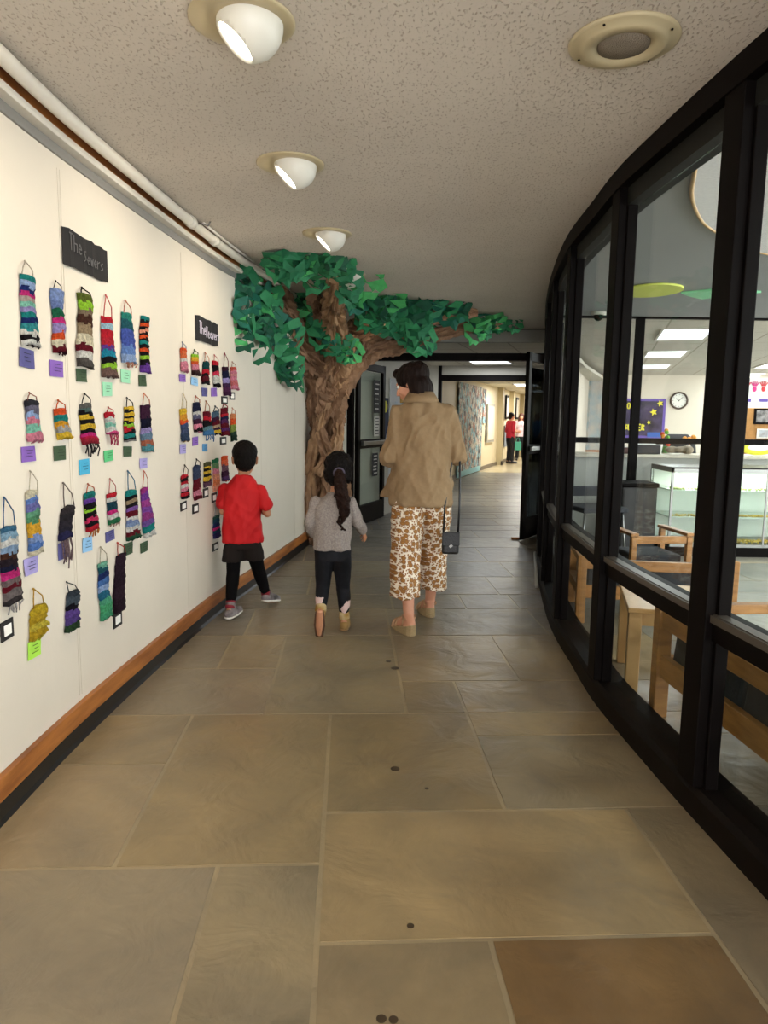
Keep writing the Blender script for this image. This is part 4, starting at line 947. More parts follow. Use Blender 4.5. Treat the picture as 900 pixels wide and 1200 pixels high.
bm = bmesh.new(); B(bm, X0+.004, X0+.009, Y0+.02, Y1-.02, Zb+.03, Zt-.05); build('side_glass', bm, glass_mat('case_glass'), e)
# light strip of the case
a_ = area('case_lamp', (0, -.15, .86), 1.9, .05, 13, (1, 1, .95)); a_.parent = e
# dark bin beside the case
e = empty('storage_bin', (2.62, 7.40, 0)); tag(e, 'dark mottled storage bin standing left of the glass display case', 'bin')
bm = bmesh.new(); box(bm, (0, 0, .34), (.36, .34, .68)); build('body', bm, mat('mottled_charcoal', '#33302f', .6, nscale=7, namt=.6), e, bevel=.02)
bm = bmesh.new(); box(bm, (0, 0, .70), (.38, .36, .045)); build('lid', bm, M_black, e, bevel=.01)

# shapes stuck on the lounge ceiling
def ceil_shape(poly, name, label, cat, m, edge=None):
    bm = bmesh.new(); prism(bm, poly, CEIL - .018, CEIL - .002); return tag(build(name, bm, m if not edge else [m, edge]), label, cat)
cx, cy = 2.02, 3.78
def disc(cx, cy, rx, ry, a, n=48): return [(cx + math.cos(t)*rx*math.cos(a) - math.sin(t)*ry*math.sin(a), cy + math.cos(t)*rx*math.sin(a) + math.sin(t)*ry*math.cos(a)) for t in [2*PI*i/n for i in range(n)]]
cp = [(1.22, 2.78), (1.40, 3.44), (1.62, 3.90), (1.86, 4.24), (2.36, 4.73), (2.95, 4.95), (3.7, 4.7), (4.1, 3.9), (3.9, 2.8), (3.1, 1.9), (2.1, 1.6), (1.35, 1.95)]
nc = len(cp); ring_ = []
for i in range(nc):
    a, b, c, d = [Vector(cp[(i + k_) % nc] + (0,)) for k_ in (-1, 0, 1, 2)]
    for k_ in range(8):
        t = k_ / 8; ring_.append(.5 * ((2*b) + (c-a)*t + (2*a-5*b+4*c-d)*t*t + (3*b-a-3*c+d)*t**3))
disc_o = ceil_shape([(p_.x, p_.y) for p_ in ring_], 'ceiling_panel', 'huge rounded white panel with a tan rim fixed to the lounge ceiling', 'ceiling panel', mat('speckled_white', '#fbfbfa', .8, nscale=60, namt=.10))
bm = bmesh.new(); ring_.append(ring_[0]); tube(bm, [Vector((p_.x, p_.y, CEIL - .014)) for p_ in ring_], .011, 8); build('rim', bm, mat('tan_rim', '#c09a62', .5), disc_o, smooth=True)
ceil_shape(disc(2.22, 6.18, .25, .30, .0), 'paper_circle', 'flat yellow-green paper circle on the lounge ceiling', 'paper circle', mat('yellow_green_paper', '#dbe36a', .7))
lf_ = [(0, -.05), (.1, -.25), (.25, -.2), (.3, 0), (.5, .05), (.45, .3), (.25, .28), (.1, .45), (-.1, .3), (-.25, .15), (-.1, .05)]
ceil_shape([(2.72 + x * .85, 6.12 + y * .9) for x, y in lf_], 'paper_leaf', 'pale green paper leaf on the lounge ceiling beside the yellow-green circle', 'paper leaf', mat('pale_green_paper', '#97e3ae', .7))
e = empty('security_camera', (2.16, 7.45, CEIL)); tag(e, 'white dome security camera on the lounge ceiling', 'security camera')
bm = bmesh.new(); lathe(bm, [(.075, 0), (.075, -.03), (.06, -.035)], n=24); build('base', bm, M_white, e, smooth=True)
bm = bmesh.new(); ball(bm, (0, 0, -.045), .048); build('dome', bm, M_black, e, smooth=True)

# ---------------------------------------------------------------- office beyond: lights, board, clock and clutter
M_tro = mat('lit_diffuser', '#eef4fa', .5, emit=1.6)
def troffer(x, y, z, a, label, group, watts=26, w_=.56, l_=1.16, col=(.93, .97, 1)):
    e = empty('ceiling_panel_light', (x, y, z), a); tag(e, label, 'ceiling light', group)
    bm = bmesh.new()
    for sx in (-1, 1): box(bm, (sx*(w_/2+.015), 0, -.006), (.03, l_+.06, .014))
    for sy in (-1, 1): box(bm, (0, sy*(l_/2+.015), -.006), (w_, .03, .014))
    build('frame', bm, M_white, e)
    bm = bmesh.new(); box(bm, (0, 0, -.004), (w_, l_, .006)); build('diffuser', bm, M_tro, e)
    l = area('lamp', (0, 0, -.02), w_, l_, watts, col); l.parent = e
ta = -math.atan2(.3, 1.0)
for x_, y_, t_ in ((3.3, 1.3, 'nearest the viewer'), (4.1, 4.2, 'middle of the three'), (5.4, 6.5, 'beside the office opening')):  # panels outside the view, added to brighten the lounge and corridor
    troffer(x_, y_, CEIL - .012, 0, 'added unseen white panel light in the lounge ceiling, ' + t_, 'added unseen panel lights in the lounge ceiling', 55)
T1 = (3.95, 9.1)
dv = Vector((math.sin(-ta), math.cos(ta), 0)); du = Vector((dv.y, -dv.x, 0))
k = 0
ords = ['first', 'second', 'third', 'fourth']
for c_ in range(-1, 2):
    for r_ in range(4):
        p = Vector((3.72, 9.1, 0)) + dv * (2.75 * r_) + du * (2.2 * c_)
        if p.x < 2.2 + (p.y - 9) * .3 or p.y > 17: continue
        troffer(p.x, p.y, CEIL - .012, ta, 'white fluorescent panel light in the office ceiling, %s row back, %s column' % (ords[r_], ('left', 'middle', 'right')[c_+1]), 'panel lights in the office ceiling', 30)
for k, (u, n_) in enumerate(((-2.0, 'between the two doorways'),)):
    troffer(1.72, 11.9, 2.285, ta - .0, 'white panel light in the vestibule ceiling between the two doorways', 'panel lights in the hallway ceiling', 22, .62, .62)
for k, (d, t_) in enumerate(((4.6, 'first'), (8.6, 'second'), (12.6, 'third'), (17, 'fourth'), (22, 'fifth'))):
    p = hallP(d - 1.0, 2.285, 1.05); troffer(p.x, p.y, 2.282, ta, 'white panel light in the hallway ceiling, %s beyond the second doorway' % t_, 'panel lights in the hallway ceiling', 52, .60, 1.16, (1, .97, .88))

def backbox(px, py, wx, hz, d, m, name, label, cat, off=0.0, parent=None, bevel=0):
    p = backwall(px, py); e = empty(name, (p + bn * off)[:], bwa) if False else None
    return p
def wall_thing(name, px, py, label, cat):
    p = backwall(px, py); e = empty(name, p, bwa); tag(e, label, cat); return e
q0 = backwall(728, 466); q1 = backwall(775, 513); Wb = (q1 - q0).dot(bwd); Hb = q0.z - q1.z
e = wall_thing('bulletin_board', 728, 513, 'black bulletin board with purple border, yellow letters and stars in the office', 'bulletin board')
bm = bmesh.new(); box(bm, (Wb/2, -.012, Hb/2), (Wb, .02, Hb)); build('border', bm, mat('purple_border', '#6b54a8', .7), e)
bm = bmesh.new(); box(bm, (Wb/2, -.028, Hb/2), (Wb-.12, .012, Hb-.12)); build('black_paper', bm, mat('board_black', '#221d2c', .8, nscale=4, col2='#4a3f5f'), e)
bm = bmesh.new(); k = .0
write(bm, 'OUR', Vector((.02 + Wb*.08, -.036, Hb*.74)), Vector((1,0,0)), Vector((0,0,1)), .135, .22, nrm=Vector((0,-1,0)))
write(bm, 'T', Vector((Wb*.28, -.036, Hb*.58)), Vector((1,0,0)), Vector((0,0,1)), .11, .22, nrm=Vector((0,-1,0)))
write(bm, 'SUMMER', Vector((Wb*.06, -.036, Hb*.20)), Vector((1,0,0)), Vector((0,0,1)), .135, .24, nrm=Vector((0,-1,0)), gap=2.9)
build('lettering', bm, mat('yellow_letters', '#e8dc3a', .7), e)
bm = bmesh.new()
for (x, z, r) in ((.72, .66, .09), (.86, .88, .08), (.62, .4, .05)):
    pts_ = [(Wb*x + math.cos(2*PI*i/10)*r*(1 if i % 2 else .45), -.036, Hb*z + math.sin(2*PI*i/10)*r*(1 if i % 2 else .45)) for i in range(10)]
    a_ = [bm.verts.new(v) for v in pts_]; b_ = [bm.verts.new((v[0], v[1]-.003, v[2])) for v in pts_]; bm.faces.new(a_); bm.faces.new(b_[::-1])
    for i in range(10): bm.faces.new((a_[i], a_[(i+1)%10], b_[(i+1)%10], b_[i]))
build('star_cutout', bm, mat('yellow_letters'  , '#e8dc3a', .7), e)
bm = bmesh.new(); box(bm, (Wb*.78, -.038, Hb*.09), (Wb*.36, .006, Hb*.12)); build('blue_strip', bm, mat('blue_paper', '#3a62b0', .8), e)
bm = bmesh.new(); box(bm, (Wb*.30, -.038, Hb*.45), (.10, .006, .22)); build('white_note', bm, mat('white_card', '#ece9e2', .8), e)
e = wall_thing('wall_clock', 795.5, 469.5, 'round white clock with a brown rim on the office back wall', 'clock')
bm = bmesh.new(); lathe(bm, [(.205, 0), (.205, .04), (.19, .05), (.165, .045), (.165, .01)], n=36, M=RX(PI/2)); build('rim', bm, mat('brown_rim', '#4a3a30', .4), e, smooth=True)
bm = bmesh.new(); lathe(bm, [(.168, .005), (.168, .022), (.01, .0225)], n=36, M=RX(PI/2)); build('face', bm, mat('clock_face', '#e8e6de', .5), e)
bm = bmesh.new(); box(bm, (-.03, -.026, .02), (.012, .004, .10), RY(-.9)); box(bm, (.03, -.026, .035), (.009, .004, .15), RY(.8)); build('hand', bm, M_black, e)
bm = bmesh.new()
for i in range(12):
    a = i * PI / 6; box(bm, (math.sin(a)*.14, -.0245, math.cos(a)*.14), (.010, .003, .024), RY(a))
build('numeral_marks', bm, M_black, e)
# framed door with picture seen between the far mullions
e = wall_thing('framed_poster', 693, 512, 'tall orange wood framed picture on the office wall between dark mullions', 'framed picture')
bm = bmesh.new(); box(bm, (0, -.02, .55), (.62, .04, 1.9)); build('frame', bm, mat('red_oak_frame', '#a5622f', .5), e)
bm = bmesh.new(); box(bm, (0, -.045, .55), (.50, .02, 1.72)); build('picture', bm, mat('faded_collage', '#b9ada0', .7, nscale=6, col2='#8fa0a5'), e)
# small things standing on the counter ledge
lz = .985
def ledge(name, px, label, cat, Y=8.15):
    p = at(px, 530, Y); e = empty(name, (p.x, Y, lz)); tag(e, label, cat); return e
e = ledge('flower_pot', 779, 'pot of green, red and orange paper flowers on the office counter', 'flowers', 8.34)
bm = bmesh.new(); lathe(bm, [(.03, 0), (.045, .08), (.04, .08)], n=16); build('pot', bm, mat('green_pot', '#4f8f4a', .5), e)
bm = bmesh.new()
for i in range(9): ball(bm, (rnd.uniform(-.05, .05), rnd.uniform(-.03, .03), .10 + i*.02), .026, u=8, v=6, mi=i % 3)
build('blossom', bm, [mat('blossom_red', '#d9442a', .7), mat('blossom_green', '#6faf3a', .7), mat('blossom_orange', '#efa03a', .7)], e)
e = ledge('orange_flower_vase', 806, 'small vase of orange flowers on the office counter beside the dark chair back', 'flowers', 8.34)
bm = bmesh.new(); lathe(bm, [(.03, 0), (.04, .06), (.02, .10)], n=14); build('vase', bm, M_white, e)
bm = bmesh.new()
for i in range(8): ball(bm, (rnd.uniform(-.06, .06), rnd.uniform(-.03, .03), .13 + rnd.uniform(0, .07)), .028, u=8, v=6)
build('blossom', bm, mat('blossom_orange', '#efa03a', .7), e)
e = ledge('office_chair', 793, 'rounded back of a dark office chair behind the counter', 'chair', 8.75); e.location.z = .0
bm = bmesh.new(); loft(bm, [(0, 0, .62, .22, .05), (0, 0, .9, .25, .06), (0, 0, 1.12, .22, .05), (0, 0, 1.20, .12, .03)], 20); build('backrest', bm, M_cush, e, smooth=True)
bm = bmesh.new(); box(bm, (0, .22, .48), (.48, .46, .08)); build('seat', bm, M_cush, e, bevel=.03)
bm = bmesh.new(); lathe(bm, [(.03, .05), (.03, .46)], (0, .2, 0), 12); lathe(bm, [(.28, .0), (.28, .03), (.04, .08)], (0, .2, 0), 20); build('base', bm, M_black, e)
for i, (px, w_, h_, c, nm, lb_, ct) in enumerate(((755, .30, .10, '#26262a', 'desk_printer', 'low black printer on the office counter left of the flowers', 'printer'),
     (727, .14, .07, '#5a3a34', 'paper_tray', 'small brown and white tray at the left end of the office counter', 'tray'), (772, .06, .12, '#e9e6df', 'paper_cup', 'white paper cup on the office counter', 'cup'),
     (858, .17, .10, '#a52a3a', 'red_bag', 'red bag lying on the office counter behind the display case', 'bag'))):
    p = at(px, 530, 8.12); e2 = empty(nm, (p.x, 8.12, lz)); tag(e2, lb_, ct)
    bm = bmesh.new()
    if nm == 'paper_cup': lathe(bm, [(.028, 0), (.04, .11), (.036, .11), (.026, .01)], n=16)
    elif nm == 'red_bag': ball(bm, (0, 0, .055), (.12, .08, .055)); 
    else: box(bm, (0, 0, h_/2), (w_, .2, h_))
    build('body', bm, mat(nm + '_body', c, .6), e2, bevel=.01 if nm in ('desk_printer', 'paper_tray') else 0, smooth=nm == 'red_bag')
    bm = bmesh.new()
    if nm == 'paper_cup': lathe(bm, [(.041, .108), (.041, .118), (.01, .12)], n=16); build('lid', bm, M_black, e2)
    elif nm == 'red_bag': tube(bm, [(-.06, 0, .09), (-.03, 0, .14), (.03, 0, .14), (.06, 0, .09)], .006, 6); build('handle', bm, M_black, e2)
    else: box(bm, (0, 0, h_ + .006), (w_*.7, .14, .012)); build('paper_sheet', bm, mat('white_card', '#ece9e2', .8), e2)
p = at(790, 528, 8.2); bm = bmesh.new()
for i in range(7): ball(bm, (p.x + rnd.uniform(-.12, .15), 8.08 + rnd.uniform(-.03, .03), lz + .05), (.08, .05, .03 + .02 * rnd.random()), RZ(rnd.random()))
bm = remesh(bm, .012, 2); tag(build('crumpled_coat', bm, mat('beige_cloth', '#a99a84', .9, nscale=12, namt=.4), smooth=True), 'crumpled beige coat lying on the office counter below the clock', 'coat')
p = at(888, 528, 8.12); e2 = empty('oval_sign', (p.x, 8.12, lz)); tag(e2, 'yellow oval sign standing on the office counter at the right', 'sign')
bm = bmesh.new(); ball(bm, (0, 0, .075), (.20, .02, .075), u=32, v=16); build('plate', bm, mat('yellow_oval', '#d9d63a', .6), e2, smooth=True)
bm = bmesh.new(); ball(bm, (0, -.012, .085), (.13, .015, .042), u=24, v=12); build('white_field', bm, mat('white_card', '#ece9e2', .8), e2, smooth=True)
# brown panel area at right of the office with pictures and hanging handprint papers
q0 = backwall(868, 470); q1 = backwall(925, 545)
e = wall_thing('cork_board', 868, 545, 'large tan cork panel on the right of the office back wall', 'cork panel'); e.location += bn * .012
bm = bmesh.new(); box(bm, ((q1-q0).dot(bwd)/2, -.02, .65), ((q1-q0).dot(bwd), .04, 1.35)); build('panel', bm, mat('tan_cork', '#a5753f', .8, nscale=12, namt=.2), e)
bm = bmesh.new(); box(bm, (.0, -.035, .65), (.05, .05, 1.35)); build('edge_strip', bm, M_black2, e)
for (px, py, w_, h_, c, t_) in ((893, 488, .40, .36, '#3a3636', 'dark framed picture on the cork panel'), (893, 508, .28, .22, '#a9b0b5', 'small white framed picture low on the cork panel')):
    p = backwall(px, py) + bn * .066; e2 = empty('framed_picture', p, bwa); tag(e2, t_, 'picture')
    bm = bmesh.new(); box(bm, (0, -.01, 0), (w_, .02, h_)); build('frame', bm, M_black if c == '#3a3636' else M_white, e2)
    bm = bmesh.new(); box(bm, (0, -.022, 0), (w_*.75, .006, h_*.75)); build('print', bm, mat('print_' + c[1:], c, .6, nscale=9, col2='#8f8a88'), e2)
for i, (px, c1, c2, t_) in enumerate(((879, '#e8505a', '#e0408a', 'white paper with pink and red handprints hanging on a string'), (899, '#d9444a', '#c93a4a', 'white paper with red handprints hanging last on the string'))):
    p = at(px, 458, 7.78); e2 = empty('handprint_paper', p, -.1); tag(e2, t_, 'paper', 'handprint papers on a string')
    bm = bmesh.new(); box(bm, (0, 0, 0), (.19, .003, .28), RY(-.08)); build('paper', bm, mat('white_card', '#ece9e2', .8), e2)
    bm = bmesh.new()
    for hx, cc in ((-.04, 0), (.045, 1)):
        ball(bm, (hx, -.004, .02), (.022, .002, .03), mi=cc)
        for f_ in range(5):
            a = (f_ - 2) * .3; capsule_r = .006
            for q in range(4): ball(bm, (hx + math.sin(a)*(.03+q*.012), -.004, .03 + math.cos(a)*(.03+q*.012)), (.006, .002, .008), mi=cc, u=8, v=6)
    build('handprint', bm, [mat('print_a' + c1[1:], c1, .8), mat('print_b' + c2[1:], c2, .8)], e2)
    bm = bmesh.new(); box(bm, (-.03, -.004, -.10), (.09, .003, .035)); build('purple_tab', bm, mat('purple_border', '#6b54a8', .7), e2)
a, b = at(862, 452, 7.80), at(915, 438, 7.80); bm = bmesh.new(); tube(bm, [a, (a+b)/2 - Vector((0,0,.03)), b], .003, 6)
tag(build('string', bm, M_black, None), 'thin dark string carrying the handprint papers', 'string')

# ---------------------------------------------------------------- things in the hallway beyond the doors
def collage_mat():
    m = mat('photo_collage', '#b9a994', .6, spec=.2); nt = m.node_tree; N = nt.nodes; L = nt.links; b = N['Principled BSDF']
    tc = N.new('ShaderNodeTexCoord'); v = N.new('ShaderNodeTexVoronoi'); v.inputs['Scale'].default_value = 8; L.new(tc.outputs['Object'], v.inputs['Vector'])
    r = N.new('ShaderNodeValToRGB'); e_ = r.color_ramp.elements; e_[0].color = lin('#55535a'); e_[1].color = lin('#efeae0')
    for p_, c in ((.16, '#a5d4e2'), (.4, '#dcd8cc'), (.6, '#8f9aa5'), (.7, '#e9e5dc'), (.88, '#c09080')): x = e_.new(p_); x.color = lin(c)
    r.color_ramp.interpolation = 'CONSTANT'
    s = N.new('ShaderNodeSeparateColor'); L.new(v.outputs['Color'], s.inputs[0]); L.new(s.outputs[0], r.inputs[0])
    n = N.new('ShaderNodeTexNoise'); n.inputs['Scale'].default_value = 26; n.inputs['Detail'].default_value = 4; L.new(tc.outputs['Object'], n.inputs['Vector'])
    r2 = N.new('ShaderNodeValToRGB'); r2.color_ramp.elements[0].position = .42; r2.color_ramp.elements[1].position = .56; r2.color_ramp.elements[0].color = (.5, .48, .48, 1); L.new(n.outputs[0], r2.inputs[0])
    mx = N.new('ShaderNodeMix'); mx.data_type = 'RGBA'; mx.blend_type = 'MULTIPLY'; mx.inputs[0].default_value = 1
    L.new(r.outputs[0], mx.inputs[6]); L.new(r2.outputs[0], mx.inputs[7]); L.new(mx.outputs[2], b.inputs['Base Color']); return m
e = empty('photo_collage', hallP(-.2, 0, .02), hang); tag(e, 'floor to ceiling collage of small photographs on the hallway wall past the second doorway', 'collage')
bm = bmesh.new(); box(bm, (1.45, -.01, 1.10), (2.9, .02, 2.14)); build('photographs', bm, collage_mat(), e)
bm = bmesh.new(); box(bm, (1.35, -.013, .09), (2.7, .026, .13)); build('blue_border', bm, mat('pale_blue_border', '#9fd6de', .7), e)
bm = bmesh.new(); box(bm, (3.2, -.01, 1.7), (.45, .02, .9)); build('photographs', bm, collage_mat(), e)
e = empty('bulletin_display', hallP(4.0, 1.25, .02), hang); tag(e, 'grey framed notice panel on the hallway wall right of the collage', 'notice panel')
bm = bmesh.new(); box(bm, (0, -.015, 0), (1.15, .03, 1.05)); build('frame', bm, mat('grey_frame', '#9a988f', .5), e)
bm = bmesh.new(); box(bm, (0, -.035, 0), (1.03, .012, .93)); build('sheet', bm, mat('cream_sheet', '#ddd6c2', .7, nscale=20, namt=.15, stretch=(1, 1, 6)), e)
for i, (u, t_) in enumerate(((7.0, 'narrow black framed certificate between the hallway pilasters'), (9.3, 'narrow black framed certificate farthest down the hallway'))):
    e = empty('framed_certificate', hallP(u, 1.75, .02), hang); tag(e, t_, 'framed certificate', 'certificates in the hallway')
    bm = bmesh.new(); box(bm, (0, -.015, 0), (.55, .03, .75)); build('frame', bm, M_black, e)
    bm = bmesh.new(); box(bm, (0, -.034, 0), (.40, .01, .60)); build('sheet', bm, mat('white_card', '#ece9e2', .8), e)
e = empty('wall_poster', hallP(7.0, .85, .02), hang); tag(e, 'grey blue poster below the first certificate in the hallway', 'poster')
bm = bmesh.new(); box(bm, (0, -.006, 0), (.5, .01, .7)); build('paper', bm, mat('grey_blue_paper', '#8f9aa8', .7, nscale=8, namt=.2), e)
bm = bmesh.new(); box(bm, (0, -.013, .28), (.4, .004, .06)); build('heading', bm, M_white, e)
# vestibule left wall: noticeboard with posters
vd = (Vector((.62, 12.0, 0)) - Vector((-.42, 8.75, 0))).normalized(); va = math.atan2(vd.y, vd.x); vn = Vector((vd.y, -vd.x, 0))
def VP(u, z, off=.065):
    p = Vector((-.42, 8.75, 0)) + vd * u + vn * off; p.z = z; return p
e = empty('notice_board', VP(2.1, 1.15), va); tag(e, 'white notice board with red and yellow pictures on the vestibule wall', 'notice board')
bm = bmesh.new(); box(bm, (0, -.01, 0), (1.5, .02, 1.5)); build('backing', bm, mat('pale_paper', '#d5d8da', .7), e)
bm = bmesh.new()
for i in range(22):
    x, z = rnd.uniform(-.65, .65), rnd.uniform(-.65, .5); box(bm, (x, -.024, z), (rnd.uniform(.08, .16), .006, rnd.uniform(.08, .2)), None, i % 5)
build('pinned_sheet', bm, [mat('pin_%d' % i, c, .8) for i, c in enumerate(('#c9d6e0', '#c0504f', '#e9e6df', '#d9a53a', '#6b7f8f'))], e)
e = empty('pennant', VP(1.12, 1.62), va); tag(e, 'dark blue hanging pennant with a yellow crest by the open left door leaf', 'pennant')
bm = bmesh.new(); vs = [(-.14, .0), (.14, .0), (.14, -.35), (0, -.6), (-.14, -.35)]
a_ = [bm.verts.new((x, -.012, z)) for x, z in vs]; b_ = [bm.verts.new((x, -.018, z)) for x, z in vs]; bm.faces.new(a_); bm.faces.new(b_[::-1])
for i in range(5): bm.faces.new((a_[i], a_[(i+1)%5], b_[(i+1)%5], b_[i]))
build('cloth', bm, mat('navy_felt', '#2a3350', .9), e)
bm = bmesh.new(); ball(bm, (0, -.02, -.12), (.09, .008, .08), u=16, v=8); build('crest', bm, mat('yellow_letters', '#e8dc3a', .7), e)
# posters stuck to the glass of the left leaf
for i, (x, z, w_, h_, c, t_) in enumerate(((.70, 1.62, .22, .42, '#1d1b1c', 'black poster with white lines on the glass of the open left door leaf'), (.70, 1.24, .2, .26, '#dcd9d0', 'white notice on the glass of the open left door leaf below the black poster'), (.66, .74, .2, .30, '#2b2a2c', 'black sheet low on the glass of the open left door leaf'))):
    la = lf.rotation_euler.z; p = Vector(lf.location) + Vector((math.cos(la)*x, math.sin(la)*x, z)) + Vector((math.sin(la), -math.cos(la), 0)) * .008
    e = empty('door_poster', p, la); tag(e, t_, 'poster')
    bm = bmesh.new(); box(bm, (0, 0, 0), (w_, .003, h_)); build('paper', bm, mat('door_paper_' + c[1:], c, .7), e)
    bm = bmesh.new()
    for q in range(6): box(bm, (rnd.uniform(-.02, .02), -.003, h_*(.38 - q*.15)), (w_*.6, .002, .014))
    build('printed_lines', bm, mat('line_' + c[1:], '#d9d6cf' if c != '#dcd9d0' else '#55524f', .7), e)

# ================================================================ PEOPLE
M_skin = mat('skin_light', '#c98f72', .5, nscale=30, namt=.06, spec=.4)
M_skin2 = mat('skin_tan', '#b8805f', .5, nscale=30, namt=.06, spec=.4)
M_eyew = mat('eye_white', '#e6e0d8', .2); M_iris = mat('eye_dark', '#20140f', .2)
def V(*a): return Vector(a)
def hand(bm, w, d, pn, s=1.0, thumb=1, curl=.45):
    """w wrist, d pointing direction, pn palm normal; thumb=+1 puts it on the side d x pn"""
    d = Vector(d).normalized(); pn = Vector(pn); pn = (pn - d * pn.dot(d)).normalized(); sd = d.cross(pn) * thumb
    w = Vector(w); k = s
    for i, (o, l, r) in enumerate(((.030, .070, .0088), (.010, .078, .0090), (-.010, .072, .0086), (-.029, .056, .0076))):
        kn = w + (d * .088 + sd * o) * k
        chain(bm, [w + sd * o * .55 * k + d * .01 * k, kn], [.0135*k, .0115*k], 10)
        q = kn; a = curl * (.7 + .12*i)
        for j, f in enumerate((.45, .30, .25)):
            dirv = d * math.cos(a) + pn * math.sin(a) + sd * (o * 1.5); n = q + dirv.normalized() * l * f * k
            capsule(bm, q, n, r*k*(1 - .08*j), r*k*(1 - .08*(j+1)), 10); q = n; a += curl
    b = w + (sd * .022 + d * .022 + pn * .006) * k; m = b + (sd * .026 + d * .030 + pn * .012) * k; t = m + (sd * .006 + d * .028 + pn * .012) * k
    chain(bm, [w + d * .01*k, b, m, t], [.013*k, .013*k, .0105*k, .009*k], 10)
def foot(bm, ankle, heel, toe, k=1.0):
    heel, toe, ankle = Vector(heel), Vector(toe), Vector(ankle)
    chain(bm, [ankle, heel + V(0, 0, .02)*k, toe.lerp(heel, .35) + V(0, 0, .018)*k, toe + V(0, 0, .008)*k], [.034*k, .032*k, .036*k, .022*k], 12)
    capsule(bm, ankle, toe.lerp(heel, .45) + V(0, 0, .022)*k, .032*k, .03*k, 12)
def head(bm, c, k, R):
    def T(p): return c + R @ (Vector(p) * k)
    ball(bm, T((0, -.012, .03)), (.073*k, .093*k, .082*k), R, 20, 14); ball(bm, T((0, .028, -.03)), (.058*k, .062*k, .078*k), R, 20, 14)
    ball(bm, T((0, .066, -.088)), (.024*k, .020*k, .018*k), R); capsule(bm, T((0, .084, .008)), T((0, .106, -.034)), .007*k, .012*k, 10)
    ball(bm, T((.011, .094, -.038)), .008*k); ball(bm, T((-.011, .094, -.038)), .008*k)
    ball(bm, T((0, .087, -.060)), (.021*k, .010*k, .0055*k), R); ball(bm, T((0, .085, -.070)), (.018*k, .010*k, .006*k), R)
    for s in (-1, 1):
        ball(bm, T((s*.040, .058, -.030)), (.022*k, .026*k, .026*k), R); ball(bm, T((s*.029, .074, .022)), (.022*k, .012*k, .008*k), R)
        ball(bm, T((s*.075, -.004, -.008)), (.009*k, .018*k, .030*k), R @ RZ(s*.35)); ball(bm, T((s*.080, -.014, .006)), (.006*k, .013*k, .018*k), R @ RZ(s*.35))
def eyes(e, c, k, R):
    bm = bmesh.new()
    for s in (-1, 1):
        ball(bm, c + R @ (V(s*.029, .074, .004)*k), .013*k, u=14, v=10); ball(bm, c + R @ (V(s*.029, .0845, .003)*k), (.006*k, .004*k, .006*k), R, 10, 8, 1)
        ball(bm, c + R @ (V(s*.029, .083, .012)*k), (.016*k, .006*k, .0035*k), R, 12, 6, 1)
    build('eyes', bm, [M_eyew, M_iris], e, smooth=True)
def body(e, J, k, skin_m, hk, R, legs=True, vox=.006, wr=.026, hands=((0, 1, .1), (0, 0, -1))):
    bm = bmesh.new(); c = J['head']
    head(bm, c, hk, R)
    chain(bm, [J['neck'] - V(0, 0, .03*k), J['neck'] + V(0, .0, .03*k), c + R @ (V(0, -.02, -.04)*hk)], [.062*k, .050*k, .05*k], 16)
    loft(bm, [(*J['neck'][:2], J['neck'].z - .02*k, .07*k, .06*k), (J['chest'].x, J['chest'].y, J['chest'].z + .08*k, .15*k, .085*k), (*J['chest'], .145*k, .10*k), (*J['waist'], .115*k, .085*k), (*J['pelvis'], .145*k, .105*k), (J['pelvis'].x, J['pelvis'].y, J['pelvis'].z - .09*k, .12*k, .09*k)], 24)
    for s in 'LR':
        chain(bm, [J['sh'+s], J['el'+s], J['wr'+s]], [.050*k, .038*k, wr*k], 14)
        chain(bm, [J['hip'+s], J['kn'+s], J['kn'+s].lerp(J['an'+s], .3), J['an'+s]], [.085*k, .055*k, .053*k, .036*k], 16)
        foot(bm, J['an'+s], J['he'+s], J['to'+s], k)
    bm = remesh(bm, vox, 3)
    hb = bmesh.new()
    for s, th in (('L', 1), ('R', -1)):
        d = (J['wr'+s] - J['el'+s]).normalized(); pn = Vector(J.get('pn'+s, (0, 0, -1)))
        chain(hb, [J['wr'+s] - d * .03*k, J['wr'+s] + d * .012*k], [wr*k*1.0, .019*k], 12)
        hand(hb, J['wr'+s], J.get('hd'+s, d), pn, k, J.get('th'+s, th))
    hb = remesh(hb, .0028 * max(.75, k), 2)
    merge(bm, hb)
    o = build('body', bm, skin_m, e, smooth=True); eyes(e, c, hk, R); return o
def folds(amp, seed, sx=9, sz=3.0, diag=.6):
    def f(co, n):
        a = noise.noise(V(co.x*sx + co.z*diag*3 + seed, co.y*sx, co.z*sz)); b = noise.noise(V(co.x*19 - co.z*6, co.y*19 + seed, co.z*8))
        c = noise.noise(V(co.x*7 + seed, co.y*7, co.z*11 + co.x*8))
        return amp * ((1 - abs(a)*3.0) * .8 + (.5 - abs(b)*2.2) * .7 + (.4 - abs(c)*2.) * .5)
    return f
def cloth(name, bm, m, e, vox, amp, seed, sm=3, pred=None, **k):
    bm = remesh(bm, vox, sm); displace(bm, folds(amp, seed, **k))
    if pred:
        for f in bm.faces: f.material_index = pred(f.calc_center_median())
    return build(name, bm, m, e, smooth=True)
def strands(bm, c, amp, seed=0, fx=60, fz=6):
    def f(co, n): return amp * (noise.noise(V((co.x-c.x)*fx + seed, (co.y-c.y)*fx, co.z*fz)) + .5*noise.noise(V(co.x*fx*2, co.y*fx*2, co.z*fz*2)))
    displace(bm, f)
